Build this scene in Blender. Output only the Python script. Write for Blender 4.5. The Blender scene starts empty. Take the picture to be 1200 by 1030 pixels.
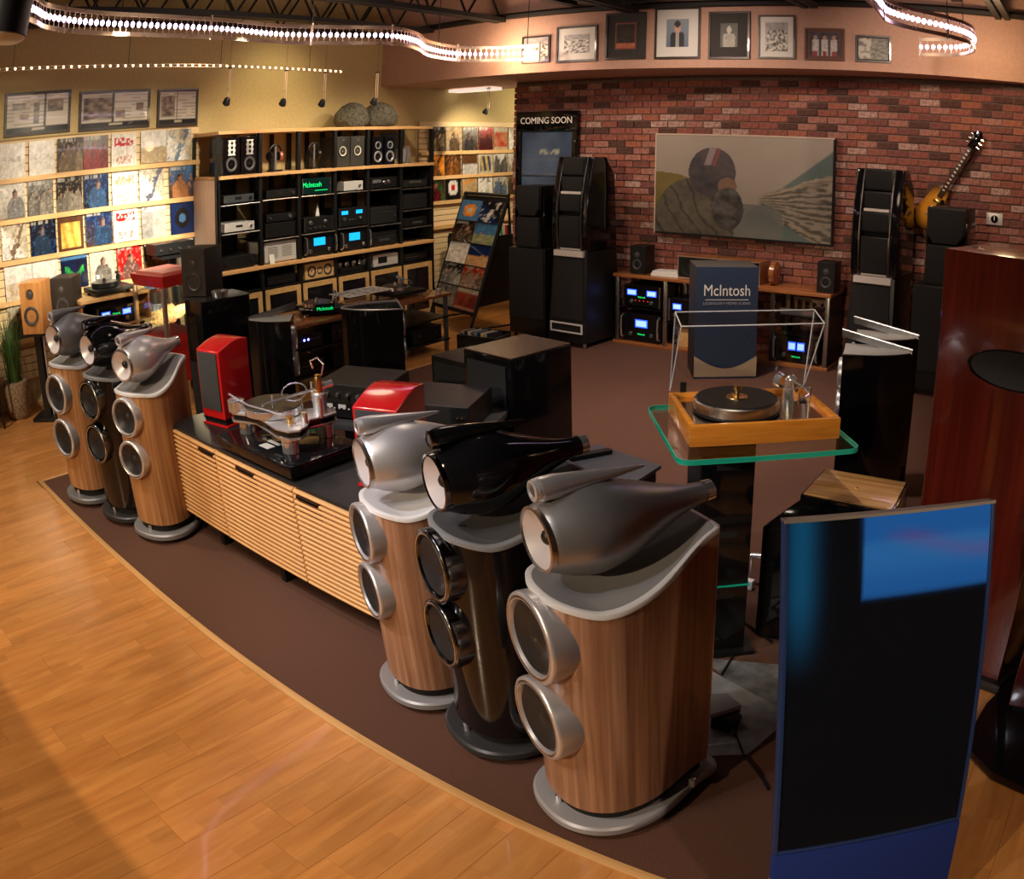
import bpy, bmesh, math, random
from math import sin, cos, pi, sqrt, radians, atan2, floor
from mathutils import Vector, Matrix
random.seed(7)
SC = bpy.context.scene
COL = SC.collection
# ------------------------------------------------------------------ camera (fisheye lens, cropped frame -> lens shift)
A1, A3, CX, CY, PITCH, ROLL, AZ, H = .9794, .1327, 796.16, 347.69, .1742, .0213, -.4746, 2.15
_up = Vector((sin(ROLL)*cos(PITCH), cos(ROLL)*cos(PITCH), sin(PITCH)))
_y = Vector((0, 0, -1)) + _up*_up.z
_y.normalize()
_x = _y.cross(_up)
XA = _x*cos(AZ) + _y*sin(AZ)
YA = -_x*sin(AZ) + _y*cos(AZ)
cam = bpy.data.cameras.new('camera')
camo = bpy.data.objects.new('camera', cam)
COL.objects.link(camo)
camo.matrix_world = Matrix(((XA.x, XA.y, XA.z, 0), (YA.x, YA.y, YA.z, 0), (_up.x, _up.y, _up.z, H), (0, 0, 0, 1)))
cam.type = 'PANO'
cam.panorama_type = 'FISHEYE_LENS_POLYNOMIAL'
cam.fisheye_fov = 3.1
cam.sensor_width = 36
cam.sensor_fit = 'HORIZONTAL'
cam.fisheye_polynomial_k0 = 0
cam.fisheye_polynomial_k1 = -A1/30
cam.fisheye_polynomial_k2 = 0
cam.fisheye_polynomial_k3 = -A3/27000
cam.fisheye_polynomial_k4 = 0
cam.shift_x = (600 - CX)/1200
cam.shift_y = (CY - 515)/1030
cam.clip_start = .02
SC.camera = camo
# ------------------------------------------------------------------ exposure and light
vs = SC.view_settings
SC.display_settings.display_device = 'sRGB'
vs.view_transform = 'Standard'
vs.look = 'None'
vs.gamma = 1
vs.use_curve_mapping = False
vs.exposure = 0.0
wd = bpy.data.worlds.new('world')
SC.world = wd
wd.use_nodes = True
wd.node_tree.nodes['Background'].inputs[0].default_value = (1, .85, .7, 1)
wd.node_tree.nodes['Background'].inputs[1].default_value = .02
WARM = (1, .80, .58)
WARM2 = (1, .70, .42)
COOL = (.86, .88, 1)
NEUT = (1, .90, .78)
LK = 1.2


def spot(loc, tgt, power, col=WARM, size=60, blend=.6, r=.05):
    l = bpy.data.lights.new('lamp', 'SPOT')
    l.energy = power*LK
    l.color = col
    l.spot_size = radians(size)
    l.spot_blend = blend
    l.shadow_soft_size = r
    o = bpy.data.objects.new('lamp', l)
    COL.objects.link(o)
    o.location = loc
    d = Vector(tgt) - Vector(loc)
    o.rotation_euler = d.to_track_quat('-Z', 'Y').to_euler()
    return o


def point(loc, power, col=WARM, r=.1):
    l = bpy.data.lights.new('bulb', 'POINT')
    l.energy = power*LK
    l.color = col
    l.shadow_soft_size = r
    o = bpy.data.objects.new('bulb', l)
    COL.objects.link(o)
    o.location = loc
    return o


# halogen heads washing the record wall
for yy, zz, pp in ((2.2, 1.9, 60), (3.1, 1.75, 60), (3.95, 1.7, 75)):
    spot((-5.0, yy, 3.0), (-8, yy, zz), pp*2.6, (1, .86, .62), 48, .9, .04)
spot((-5.2, 3.5, 3.1), (-8, 3.6, 1.3), 900, (1, .90, .72), 34, .9, .05)
spot((-5.2, 2.3, 3.1), (-8, 2.4, 1.25), 620, (1, .88, .68), 34, .9, .05)
spot((-6.85, 8.6, 2.85), (-8, 9.1, 1.7), 130, (1, .84, .60), 80, .9, .05)
point((-7.2, 10.2, 2.6), 22, (1, .84, .55), .1)
# shelf unit washes
for yy in (4.9, 5.9, 6.9):
    spot((-6.0, yy, 3.15), (-7.6, yy, 1.7), 85, (1, .86, .62), 75, .9, .05)
spot((-6.9, 5.6, 3.3), (-8, 5.6, 2.5), 30, (1, .84, .50), 100, .9, .1)
# wood floor lamp behind the photographer (the added counter in front of it shades the strip nearest the camera)
spot((-2.6, -3.8, 3.25), (-3.2, 1.0, 0), 560, (1, .76, .48), 75, .5, .05)
spot((-6.2, .3, 3.5), (-5.8, 1.8, 0), 190, (1, .84, .64), 85, .8, .08)
spot((-2.6, -.5, 3.9), (-2.8, -.1, 0), 300, (1, .78, .52), 96, .9, .3)  # added fill that lightens the counter's shadow on the floor
# cool LED accents on the front speakers, cabinet and turntable
spot((-2.3, -.6, 3.3), (-1.6, 1.9, 1.0), 100, (.90, .90, 1), 60, .8, .07)
spot((-3.6, .2, 3.4), (-2.7, 2.1, .9), 190, (.94, .91, 1), 45, .7, .06)
spot((-4.4, .5, 3.4), (-4.6, 2.0, .9), 90, (1, .92, .88), 50, .7, .06)
spot((-1.2, 2.0, 3.5), (-1.25, 3.1, 1.05), 110, (1, .84, .62), 34, .7, .04)
spot((-3.3, 1.0, 3.5), (-3.5, 2.4, .8), 120, (1, .86, .70), 50, .7, .05)
# brick wall and the aisle
for xx in (-5.6, -3.6, -1.6):
    spot((xx + .1, 6.0, 3.35), (xx, 8.4, 2.0), 68, (1, .76, .60), 90, .9, .1)
spot((-3.2, 6.2, 3.4), (-3.4, 6.4, 0), 290, (1, .80, .66), 85, .8, .1)
spot((-2.4, 4.6, 3.4), (-2.5, 4.9, 0), 210, (1, .80, .66), 80, .8, .1)
spot((-7.0, 7.9, 2.85), (-6.5, 7.6, 0), 70, (1, .74, .42), 60, .8, .1)
point((-5.75, 7.0, 3.12), 13, (1, .68, .36), .10)
point((-.75, 7.4, 3.08), 16, (1, .66, .34), .10)
spot((1.6, .2, 2.9), (.1, 2.3, 0), 110, (1, .74, .52), 50, .6, .06)
point((-3.0, 3.6, 3.45), 17, (1, .78, .58), .3)  # this and the next: added general fill under the ceiling, no fixture seen
point((-5.6, 4.6, 3.45), 16, (1, .78, .54), .3)

# ------------------------------------------------------------------ pixel -> place helpers


def ray(u, v):
    dx, dy = u - CX, v - CY
    r = max(math.hypot(dx, dy), 1e-6)
    x = r/1000
    t = A1*x + A3*x**3
    s = sin(t)/r
    c = Vector((dx*s, -dy*s, -cos(t)))
    return Vector((XA.dot(c), YA.dot(c), _up.dot(c)))


def at_z(u, v, z=0):
    r = ray(u, v)
    t = (z - H)/r.z
    return Vector((r.x*t, r.y*t, z))


def at_y(u, v, y):
    r = ray(u, v)
    t = y/r.y
    return Vector((r.x*t, y, H + r.z*t))


def at_x(u, v, x):
    r = ray(u, v)
    t = x/r.x
    return Vector((x, r.y*t, H + r.z*t))


# ------------------------------------------------------------------ materials
MATS = {}


def pbsdf(name):
    m = bpy.data.materials.new(name)
    m.use_nodes = True
    return m, m.node_tree, m.node_tree.nodes['Principled BSDF']


def mat(name, col, rough=.5, metal=0, spec=.5, coat=0, emit=None, es=0, trans=0, ior=1.45, bump=0, bscale=200):
    if name in MATS:
        return MATS[name]
    m, nt, b = pbsdf(name)
    b.inputs['Base Color'].default_value = (*col, 1)
    b.inputs['Roughness'].default_value = rough
    b.inputs['Metallic'].default_value = metal
    b.inputs['Specular IOR Level'].default_value = spec
    b.inputs['Coat Weight'].default_value = coat
    b.inputs['Coat Roughness'].default_value = .05
    b.inputs['IOR'].default_value = ior
    b.inputs['Transmission Weight'].default_value = trans
    if emit:
        b.inputs['Emission Color'].default_value = (*emit, 1)
        b.inputs['Emission Strength'].default_value = es
    tc = nt.nodes.new('ShaderNodeTexCoord')
    n = nt.nodes.new('ShaderNodeTexNoise')
    n.inputs['Scale'].default_value = bscale if bump else 14
    nt.links.new(tc.outputs['Object'], n.inputs['Vector'])
    if bump:
        bp = nt.nodes.new('ShaderNodeBump')
        bp.inputs['Strength'].default_value = bump
        bp.inputs['Distance'].default_value = .002
        nt.links.new(n.outputs['Fac'], bp.inputs['Height'])
        nt.links.new(bp.outputs['Normal'], b.inputs['Normal'])
    elif not trans and not emit:
        mr = nt.nodes.new('ShaderNodeMapRange')
        mr.inputs['To Min'].default_value = max(0, rough - .04)
        mr.inputs['To Max'].default_value = min(1, rough + .05)
        nt.links.new(n.outputs['Fac'], mr.inputs['Value'])
        nt.links.new(mr.outputs['Result'], b.inputs['Roughness'])
    MATS[name] = m
    return m


def wood(name, c1, c2, c3=None, scale=(14, 14, 1.2), rough=.4, coat=0, vary=0, space='Object', wave=.5, c0=None):
    """long-grain wood: stretched noise; grain runs along the axis with the small scale"""
    m, nt, b = pbsdf(name)
    N = nt.nodes.new
    L = nt.links.new
    tc = N('ShaderNodeTexCoord')
    mp = N('ShaderNodeMapping')
    mp.inputs['Scale'].default_value = scale
    src = tc.outputs[space]
    if vary:
        oi = N('ShaderNodeObjectInfo')
        ad = N('ShaderNodeVectorMath')
        ad.operation = 'ADD'
        sc = N('ShaderNodeVectorMath')
        sc.operation = 'SCALE'
        sc.inputs['Scale'].default_value = 37
        L(oi.outputs['Random'], sc.inputs[0])
        L(src, ad.inputs[0])
        L(sc.outputs[0], ad.inputs[1])
        src = ad.outputs[0]
    L(src, mp.inputs['Vector'])
    n = N('ShaderNodeTexNoise')
    n.inputs['Scale'].default_value = 1.6
    n.inputs['Detail'].default_value = 6
    n.inputs['Distortion'].default_value = wave
    L(mp.outputs[0], n.inputs['Vector'])
    cr = N('ShaderNodeValToRGB')
    cr.color_ramp.elements[0].color = (*c1, 1)
    cr.color_ramp.elements[0].position = .3
    cr.color_ramp.elements[1].color = (*c2, 1)
    cr.color_ramp.elements[1].position = .68
    if c3:
        e = cr.color_ramp.elements.new(.5)
        e.color = (*c3, 1)
    L(n.outputs['Fac'], cr.inputs['Fac'])
    out = cr.outputs['Color']
    if vary:
        hv = N('ShaderNodeHueSaturation')
        mr = N('ShaderNodeMapRange')
        mr.inputs['To Min'].default_value = 1 - vary
        mr.inputs['To Max'].default_value = 1 + vary
        L(oi.outputs['Random'], mr.inputs['Value'])
        L(mr.outputs[0], hv.inputs['Value'])
        L(out, hv.inputs['Color'])
        out = hv.outputs[0]
    L(out, b.inputs['Base Color'])
    n2 = N('ShaderNodeTexNoise')
    n2.inputs['Scale'].default_value = 9
    L(mp.outputs[0], n2.inputs['Vector'])
    bp = N('ShaderNodeBump')
    bp.inputs['Strength'].default_value = .08
    bp.inputs['Distance'].default_value = .001
    L(n2.outputs['Fac'], bp.inputs['Height'])
    L(bp.outputs[0], b.inputs['Normal'])
    b.inputs['Roughness'].default_value = rough
    b.inputs['Coat Weight'].default_value = coat
    b.inputs['Coat Roughness'].default_value = .06
    MATS[name] = m
    return m


def noisy(name, c1, c2, scale=60, rough=.9, bump=.4, detail=4, dist=.004, lo=.35, hi=.65, space='Object', vary=0):
    m, nt, b = pbsdf(name)
    N = nt.nodes.new
    L = nt.links.new
    tc = N('ShaderNodeTexCoord')
    n = N('ShaderNodeTexNoise')
    n.inputs['Scale'].default_value = scale
    n.inputs['Detail'].default_value = detail
    L(tc.outputs[space], n.inputs['Vector'])
    cr = N('ShaderNodeValToRGB')
    cr.color_ramp.elements[0].color = (*c1, 1)
    cr.color_ramp.elements[0].position = lo
    cr.color_ramp.elements[1].color = (*c2, 1)
    cr.color_ramp.elements[1].position = hi
    L(n.outputs['Fac'], cr.inputs['Fac'])
    L(cr.outputs['Color'], b.inputs['Base Color'])
    bp = N('ShaderNodeBump')
    bp.inputs['Strength'].default_value = bump
    bp.inputs['Distance'].default_value = dist
    L(n.outputs['Fac'], bp.inputs['Height'])
    L(bp.outputs[0], b.inputs['Normal'])
    b.inputs['Roughness'].default_value = rough
    MATS[name] = m
    return m


BLK = mat('black_lacquer', (.005, .005, .006), .08, coat=.25)
BLKM = mat('black_satin', (.0075, .0075, .008), .42)
BLKR = mat('black_matte', (.006, .006, .0065), .8)
GRL = mat('black_grille_cloth', (.013, .013, .0145), .92, bump=.5, bscale=900)
GRG = mat('grey_grille_cloth', (.038, .040, .044), .9, bump=.5, bscale=700)
SILV = mat('satin_silver', (.70, .69, .72), .30, metal=.75)
SILP = mat('silver_paint', (.66, .65, .68), .33, metal=.65)
GREYP = mat('dark_silver_paint', (.34, .34, .355), .33, metal=.7)
ALUM = mat('brushed_aluminium', (.55, .54, .53), .28, metal=1)
CHR = mat('chrome', (.86, .87, .90), .13, metal=.9)
GOLD = mat('gold_plate', (.9, .62, .25), .18, metal=1)
SUEDE = mat('grey_suede', (.22, .215, .22), .9, bump=.3, bscale=500)
DSUEDE = mat('charcoal_suede', (.06, .058, .06), .9, bump=.3, bscale=500)
CONE = mat('woofer_cone', (.014, .014, .016), .42)
CONEW = mat('pale_cone', (.62, .58, .60), .35, metal=.3)
RUBB = mat('rubber', (.01, .01, .01), .6)
REDL = mat('red_lacquer', (.52, .010, .012), .16, coat=.6)
REDP = mat('red_paint', (.50, .02, .02), .35)
WHITE = mat('white_card', (.78, .77, .74), .7)
SILF = mat('silver_front', (.72, .71, .70), .35, metal=.3)
STEEL = mat('grey_steel', (.32, .33, .35), .35, metal=.9)
NAVY = mat('navy_print', (.022, .040, .085), .55)
BOXD = mat('dark_box_side', (.05, .045, .04), .6)
BLUEF = mat('royal_blue_fabric', (.002, .020, .17), .85, bump=.5, bscale=600)
BEZ = mat('bezel_navy', (.014, .035, .12), .4)
SCRN = mat('dark_screen_glass', (.004, .005, .007), .04, coat=1)
def thin_glass(name, tint, refl):
    m = bpy.data.materials.new(name)
    m.use_nodes = True
    nt = m.node_tree
    nt.nodes.clear()
    o = nt.nodes.new('ShaderNodeOutputMaterial')
    mx = nt.nodes.new('ShaderNodeMixShader')
    tr = nt.nodes.new('ShaderNodeBsdfTransparent')
    tr.inputs['Color'].default_value = (*tint, 1)
    gl = nt.nodes.new('ShaderNodeBsdfGlossy')
    gl.inputs['Roughness'].default_value = .02
    lw = nt.nodes.new('ShaderNodeFresnel')
    lw.inputs['IOR'].default_value = refl
    ge = nt.nodes.new('ShaderNodeNewGeometry')
    mr = nt.nodes.new('ShaderNodeMapRange')
    mr.inputs['To Min'].default_value = refl
    mr.inputs['To Max'].default_value = 1/refl
    nt.links.new(ge.outputs['Backfacing'], mr.inputs['Value'])
    nt.links.new(mr.outputs[0], lw.inputs['IOR'])
    nt.links.new(lw.outputs[0], mx.inputs['Fac'])
    nt.links.new(tr.outputs[0], mx.inputs[1])
    nt.links.new(gl.outputs[0], mx.inputs[2])
    nt.links.new(mx.outputs[0], o.inputs['Surface'])
    MATS[name] = m
    return m


ACRY = thin_glass('clear_acrylic', (.95, .95, .95), 1.33)
GLASSE = mat('green_glass_edge', (.02, .62, .42), .08, trans=.5, ior=1.4, emit=(.0, .22, .15), es=.12)
CLRG = thin_glass('clear_glass', (.92, .95, .93), 1.35)
METB = mat('blue_meter', (.02, .1, .8), .4, emit=(.02, .07, 1.0), es=3.0)
METC = mat('cyan_meter', (.02, .3, .7), .4, emit=(.0, .34, .75), es=1.5)
METW = mat('meter_core', (.5, .7, 1), .4, emit=(.22, .42, 1.0), es=1.5)
GRNL = mat('green_glow', (.0, .7, .2), .4, emit=(.01, .75, .16), es=1.3)
REDG = mat('red_glow', (.8, .05, .05), .4, emit=(1, .04, .04), es=1.2)
LEDP = mat('led_bead', (1, .8, 1), .4, emit=(.95, .66, 1.0), es=11)
LEDW = mat('warm_bead', (1, .8, .5), .4, emit=(1.0, .68, .34), es=9)
LEDB = mat('blue_led', (.1, .1, 1), .4, emit=(.1, .12, 1), es=12)
BRASST = mat('warm_track_metal', (.75, .58, .42), .28, metal=.8)
PAINTY = noisy('yellow_wall_paint', (.54, .41, .185), (.60, .455, .21), 30, .8, .15)
PAINTP = noisy('pink_soffit_paint', (.56, .34, .25), (.61, .37, .28), 30, .8, .15)
CEILB = mat('ceiling_deck', (.022, .016, .011), .9)
TRUSS = mat('black_truss_paint', (.012, .011, .010), .6)
WALN = wood('walnut_veneer', (.20, .092, .050), (.42, .235, .145), (.31, .160, .092), (26, 26, .8), .36, coat=.15)
WALND = wood('walnut_veneer_warm', (.24, .10, .035), (.48, .25, .10), (.36, .17, .07), (26, 26, .8), .36, coat=.1)
MAPLE = wood('maple_slat', (.62, .32, .12), (.80, .48, .21), None, (1.2, 20, 20), .42)
MAPV = wood('maple_frame', (.60, .35, .14), (.74, .47, .2), None, (10, 1.2, 10), .45)
OAKF = wood('laminate_plank', (.47, .190, .052), (.62, .285, .086), (.55, .238, .068), (9, 1.1, 9), .24, vary=.05, coat=.22, wave=.9)
_nt = OAKF.node_tree
_N, _L = _nt.nodes.new, _nt.links.new
_tc = _N('ShaderNodeTexCoord')
_sx = _N('ShaderNodeSeparateXYZ')
_L(_tc.outputs['Object'], _sx.inputs[0])
_oi = _N('ShaderNodeObjectInfo')


def _m(op, a, b=None):
    n = _N('ShaderNodeMath')
    n.operation = op
    for i, q in enumerate((a, b)):
        if q is None:
            continue
        if isinstance(q, (int, float)):
            n.inputs[i].default_value = q
        else:
            _L(q, n.inputs[i])
    return n.outputs[0]


_sx1 = _m('FLOOR', _m('MULTIPLY', _sx.outputs['X'], 15.8))
_sy1 = _m('FLOOR', _m('ADD', _m('MULTIPLY', _sx.outputs['Y'], 2.4), _m('MULTIPLY', _sx1, .37)))
_cv = _N('ShaderNodeCombineXYZ')
_L(_sx1, _cv.inputs[0])
_L(_sy1, _cv.inputs[1])
_L(_m('MULTIPLY', _oi.outputs['Random'], 91), _cv.inputs[2])
_wn = _N('ShaderNodeTexWhiteNoise')
_L(_cv.outputs[0], _wn.inputs['Vector'])
_hv = _N('ShaderNodeHueSaturation')
_mr = _N('ShaderNodeMapRange')
_mr.inputs['To Min'].default_value = .90
_mr.inputs['To Max'].default_value = 1.10
_L(_wn.outputs['Value'], _mr.inputs['Value'])
_L(_mr.outputs[0], _hv.inputs['Value'])
_bs = _nt.nodes['Principled BSDF']
_old = _bs.inputs['Base Color'].links[0].from_socket
_L(_old, _hv.inputs['Color'])
_L(_hv.outputs[0], _bs.inputs['Base Color'])
OAKT = wood('floor_trim_wood', (.50, .26, .09), (.66, .38, .15), None, (1.2, 20, 20), .35, coat=.2)
SLATW = wood('slatwall_board', (.70, .50, .26), (.80, .60, .34), None, (16, 1.4, 16), .5)
CHERRY = wood('cherry_veneer', (.060, .007, .004), (.115, .014, .007), None, (16, 16, .8), .16, coat=.7)
RACKW = wood('rack_wood', (.26, .085, .025), (.42, .16, .055), None, (1.2, 16, 16), .25, coat=.4)
ORNG = wood('orange_plinth_wood', (.52, .165, .018), (.74, .29, .035), None, (2, 22, 22), .25, coat=.4)
SUBW = wood('zebra_top_wood', (.42, .19, .06), (.72, .42, .17), None, (1.3, 30, 30), .22, coat=.5)
PANELP = wood('pale_end_panel', (.62, .44, .33), (.72, .53, .41), None, (12, 12, 1.2), .5)
CARPET = noisy('brown_carpet', (.036, .012, .0065), (.168, .070, .040), 330, .95, .8, 3, .006)
STONE = noisy('rock', (.055, .048, .035), (.17, .15, .11), 34, .95, .9, 7, .02)
POPC = noisy('popcorn', (.80, .58, .20), (.92, .80, .48), 60, .8, .6)
LEAF = mat('leaf', (.05, .13, .03), .5)
BASK = noisy('wicker', (.18, .12, .07), (.45, .34, .2), 50, .9, .8)
FPLATE = noisy('grey_mat', (.24, .24, .255), (.32, .32, .33), 20, .7, .2)
BRK = [noisy('brick_%s' % n, c1, c2, 40, .9, .5, 5, .004) for n, c1, c2 in (
    ('red', (.24, .070, .052), (.38, .14, .105)), ('rose', (.31, .12, .092), (.48, .24, .19)), ('orange', (.31, .095, .055), (.44, .17, .11)),
    ('dark', (.075, .034, .027), (.15, .065, .05)), ('plum', (.17, .055, .048), (.27, .105, .085)), ('limed', (.34, .17, .14), (.62, .44, .38)))]
MORT = noisy('mortar', (.15, .105, .085), (.25, .185, .155), 60, .95, .5)
PRINT = bpy.data.materials.new('printed_card')
PRINT.use_nodes = True
_b = PRINT.node_tree.nodes['Principled BSDF']
_a = PRINT.node_tree.nodes.new('ShaderNodeVertexColor')
_a.layer_name = 'Col'
PRINT.node_tree.links.new(_a.outputs['Color'], _b.inputs['Base Color'])
_b.inputs['Roughness'].default_value = .25
_b.inputs['Coat Weight'].default_value = .5
PRINTM = PRINT.copy()
PRINTM.name = 'printed_matte'
PRINTM.node_tree.nodes['Principled BSDF'].inputs['Coat Weight'].default_value = .0
PRINTM.node_tree.nodes['Principled BSDF'].inputs['Roughness'].default_value = .5

# ------------------------------------------------------------------ mesh builder


class MB:
    def __init__(s):
        s.v = []
        s.f = []
        s.m = []
        s.c = []
        s.mi = 0
        s.T = Matrix()

    def add(s, vs, fs):
        n = len(s.v)
        s.v += [tuple(s.T @ Vector(p)) for p in vs]
        for f in fs:
            s.f.append([i + n for i in f])
            s.m.append(s.mi)
        return s

    def box(s, x0, x1, y0, y1, z0, z1):
        return s.add([(x0, y0, z0), (x1, y0, z0), (x1, y1, z0), (x0, y1, z0), (x0, y0, z1), (x1, y0, z1), (x1, y1, z1), (x0, y1, z1)],
                     [(0, 3, 2, 1), (4, 5, 6, 7), (0, 1, 5, 4), (1, 2, 6, 5), (2, 3, 7, 6), (3, 0, 4, 7)])

    def cb(s, cx, cy, cz, w, d, h):
        return s.box(cx - w/2, cx + w/2, cy - d/2, cy + d/2, cz - h/2, cz + h/2)

    def lathe(s, prof, org=(0, 0, 0), axis=(0, 0, 1), n=24, caps=True, sq=(1, 1)):
        """prof: (distance along axis, radius)"""
        a = Vector(axis).normalized()
        e1 = a.orthogonal().normalized() if abs(a.z) > .9 else Vector((0, 0, 1)).cross(a).normalized()
        e2 = a.cross(e1)
        vs, fs = [], []
        for t, r in prof:
            for k in range(n):
                q = 2*pi*k/n
                vs.append(Vector(org) + a*t + e1*(cos(q)*r*sq[0]) + e2*(sin(q)*r*sq[1]))
        for i in range(len(prof) - 1):
            for k in range(n):
                k2 = (k + 1) % n
                fs.append((i*n + k, i*n + k2, (i + 1)*n + k2, (i + 1)*n + k))
        if caps:
            if prof[0][1] > 1e-5:
                fs.append(tuple(range(n))[::-1])
            if prof[-1][1] > 1e-5:
                fs.append(tuple((len(prof) - 1)*n + k for k in range(n)))
        return s.add(vs, fs)

    def cyl(s, p0, p1, r, r2=None, n=16):
        d = Vector(p1) - Vector(p0)
        return s.lathe([(0, r), (d.length, r if r2 is None else r2)], p0, d, n)

    def tube(s, pts, r, n=8, closed=False):
        pts = [Vector(p) for p in pts]
        vs, fs = [], []
        m = len(pts)
        prev = None
        for i, p in enumerate(pts):
            if closed:
                d = pts[(i + 1) % m] - pts[i - 1]
            else:
                d = pts[min(i + 1, m - 1)] - pts[max(i - 1, 0)]
            d.normalize()
            if prev is None:
                e1 = d.orthogonal().normalized()
            else:
                e1 = (prev - d*prev.dot(d)).normalized()
            prev = e1
            e2 = d.cross(e1)
            rr = r[i] if isinstance(r, (list, tuple)) else r
            for k in range(n):
                q = 2*pi*k/n
                vs.append(p + e1*cos(q)*rr + e2*sin(q)*rr)
        for i in range(m if closed else m - 1):
            j = (i + 1) % m
            for k in range(n):
                k2 = (k + 1) % n
                fs.append((i*n + k, i*n + k2, j*n + k2, j*n + k))
        if not closed:
            fs.append(tuple(range(n))[::-1])
            fs.append(tuple((m - 1)*n + k for k in range(n)))
        return s.add(vs, fs)

    def prism(s, poly, z0, z1, axis='z'):
        n = len(poly)
        if axis == 'z':
            g = lambda p, z: (p[0], p[1], z)
        elif axis == 'y':
            g = lambda p, z: (p[0], z, p[1])
        else:
            g = lambda p, z: (z, p[0], p[1])
        vs = [g(p, z0) for p in poly] + [g(p, z1) for p in poly]
        fs = [tuple(range(n))[::-1], tuple(range(n, 2*n))] + [(i, (i + 1) % n, (i + 1) % n + n, i + n) for i in range(n)]
        return s.add(vs, fs)

    def loft(s, rings, caps=True):
        n = len(rings[0])
        vs = [p for r in rings for p in r]
        fs = []
        for i in range(len(rings) - 1):
            for k in range(n):
                k2 = (k + 1) % n
                fs.append((i*n + k, i*n + k2, (i + 1)*n + k2, (i + 1)*n + k))
        if caps:
            fs.append(tuple(range(n))[::-1])
            fs.append(tuple((len(rings) - 1)*n + k for k in range(n)))
        return s.add(vs, fs)

    def build(s, name, mt, parent=None, bev=0, seg=2, ang=35, loc=None, rot=None):
        me = bpy.data.meshes.new(name)
        me.from_pydata(s.v, [], s.f)
        for m in (mt if isinstance(mt, (list, tuple)) else [mt]):
            me.materials.append(m)
        if any(s.m):
            me.polygons.foreach_set('material_index', s.m)
        bm = bmesh.new()
        bm.from_mesh(me)
        bmesh.ops.recalc_face_normals(bm, faces=bm.faces)
        if bev:
            ed = [e for e in bm.edges if len(e.link_faces) == 2 and e.calc_face_angle(0) > .6]
            bmesh.ops.bevel(bm, geom=ed, offset=bev, segments=seg, profile=.6, affect='EDGES', clamp_overlap=True)
        bm.to_mesh(me)
        bm.free()
        me.polygons.foreach_set('use_smooth', [True]*len(me.polygons))
        try:
            me.set_sharp_from_angle(angle=radians(ang))
        except Exception:
            pass
        o = bpy.data.objects.new(name, me)
        COL.objects.link(o)
        if parent is not None:
            o.parent = parent
        if loc is not None:
            o.location = loc
        if rot is not None:
            o.rotation_euler = rot
        return o


def thing(name, label, cat, loc=(0, 0, 0), rz=0, group=None):
    o = bpy.data.objects.new(name, None)
    COL.objects.link(o)
    o.empty_display_size = .05
    o.location = loc
    o.rotation_euler = (0, 0, radians(rz))
    o['label'] = label
    o['category'] = cat
    if group:
        o['group'] = group
    return o


def tag(o, label, cat, group=None, kind=None):
    o['label'] = label
    o['category'] = cat
    if group:
        o['group'] = group
    if kind:
        o['kind'] = kind
    return o


def struct(o):
    o['kind'] = 'structure'
    return o


def text(s, size, mt, parent, loc, rot=(pi/2, 0, 0), name='lettering', ext=.0015, al='CENTER', sx=1, sy=1):
    cu = bpy.data.curves.new(name, 'FONT')
    cu.body = s
    cu.size = size
    cu.extrude = ext
    cu.align_x = al
    cu.align_y = 'CENTER'
    cu.resolution_u = 3
    cu.materials.append(mt)
    tmp = bpy.data.objects.new(name, cu)
    COL.objects.link(tmp)
    me = bpy.data.meshes.new_from_object(tmp.evaluated_get(bpy.context.evaluated_depsgraph_get()))
    bpy.data.objects.remove(tmp)
    o = bpy.data.objects.new(name, me)
    COL.objects.link(o)
    o.parent = parent
    o.location = loc
    o.rotation_euler = rot
    o.scale = (sx, sy, 1)
    return o


def painted(name, w, h, nx, ny, fn, mt, parent=None, t=.004, loc=(0, 0, 0), rot=None, wob=0):
    """a flat print: front face in the XZ plane facing -Y, coloured per vertex by fn(u, v) with v up"""
    vs, fs, cs = [], [], []
    for j in range(ny + 1):
        for i in range(nx + 1):
            u, v = i/nx, j/ny
            vs.append((-w/2 + u*w, 0, v*h))
            cs.append(fn(u, v))
    for j in range(ny):
        for i in range(nx):
            a = j*(nx + 1) + i
            fs.append((a, a + 1, a + nx + 2, a + nx + 1))
    n = len(vs)
    edge = [(0, 0), (nx, 0), (nx, ny), (0, ny)]
    bk = len(vs)
    for i, j in edge:
        vs.append((-w/2 + i/nx*w, t, j/ny*h))
        cs.append((.3, .28, .25))
    for i, j in edge:
        vs.append((-w/2 + i/nx*w, 0, j/ny*h))
        cs.append((.3, .28, .25))
    fs.append((bk + 3, bk + 2, bk + 1, bk))
    for k in range(4):
        k2 = (k + 1) % 4
        fs.append((bk + 4 + k, bk + k, bk + k2, bk + 4 + k2))
    me = bpy.data.meshes.new(name)
    me.from_pydata(vs, [], fs)
    me.materials.append(mt)
    ca = me.color_attributes.new('Col', 'FLOAT_COLOR', 'POINT')
    flat = []
    for c in cs:
        flat += [c[0], c[1], c[2], 1]
    ca.data.foreach_set('color', flat)
    o = bpy.data.objects.new(name, me)
    COL.objects.link(o)
    if parent is not None:
        o.parent = parent
    o.location = loc
    if rot is not None:
        o.rotation_euler = rot
    return o


def kids(o):
    return [c for c in bpy.data.objects if c.parent == o]


def copy_tree(o, parent=None, cache={}):
    c = o.copy()
    COL.objects.link(c)
    c.parent = parent
    for ch in kids(o):
        copy_tree(ch, c)
    return c


def smooth(t):
    t = max(0, min(1, t))
    return t*t*(3 - 2*t)


def mix(a, b, t):
    return tuple(a[i] + (b[i] - a[i])*t for i in range(3))


def hsh(i, j=0, k=0):
    x = sin(i*127.1 + j*311.7 + k*74.7)*43758.5453
    return x - floor(x)


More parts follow.
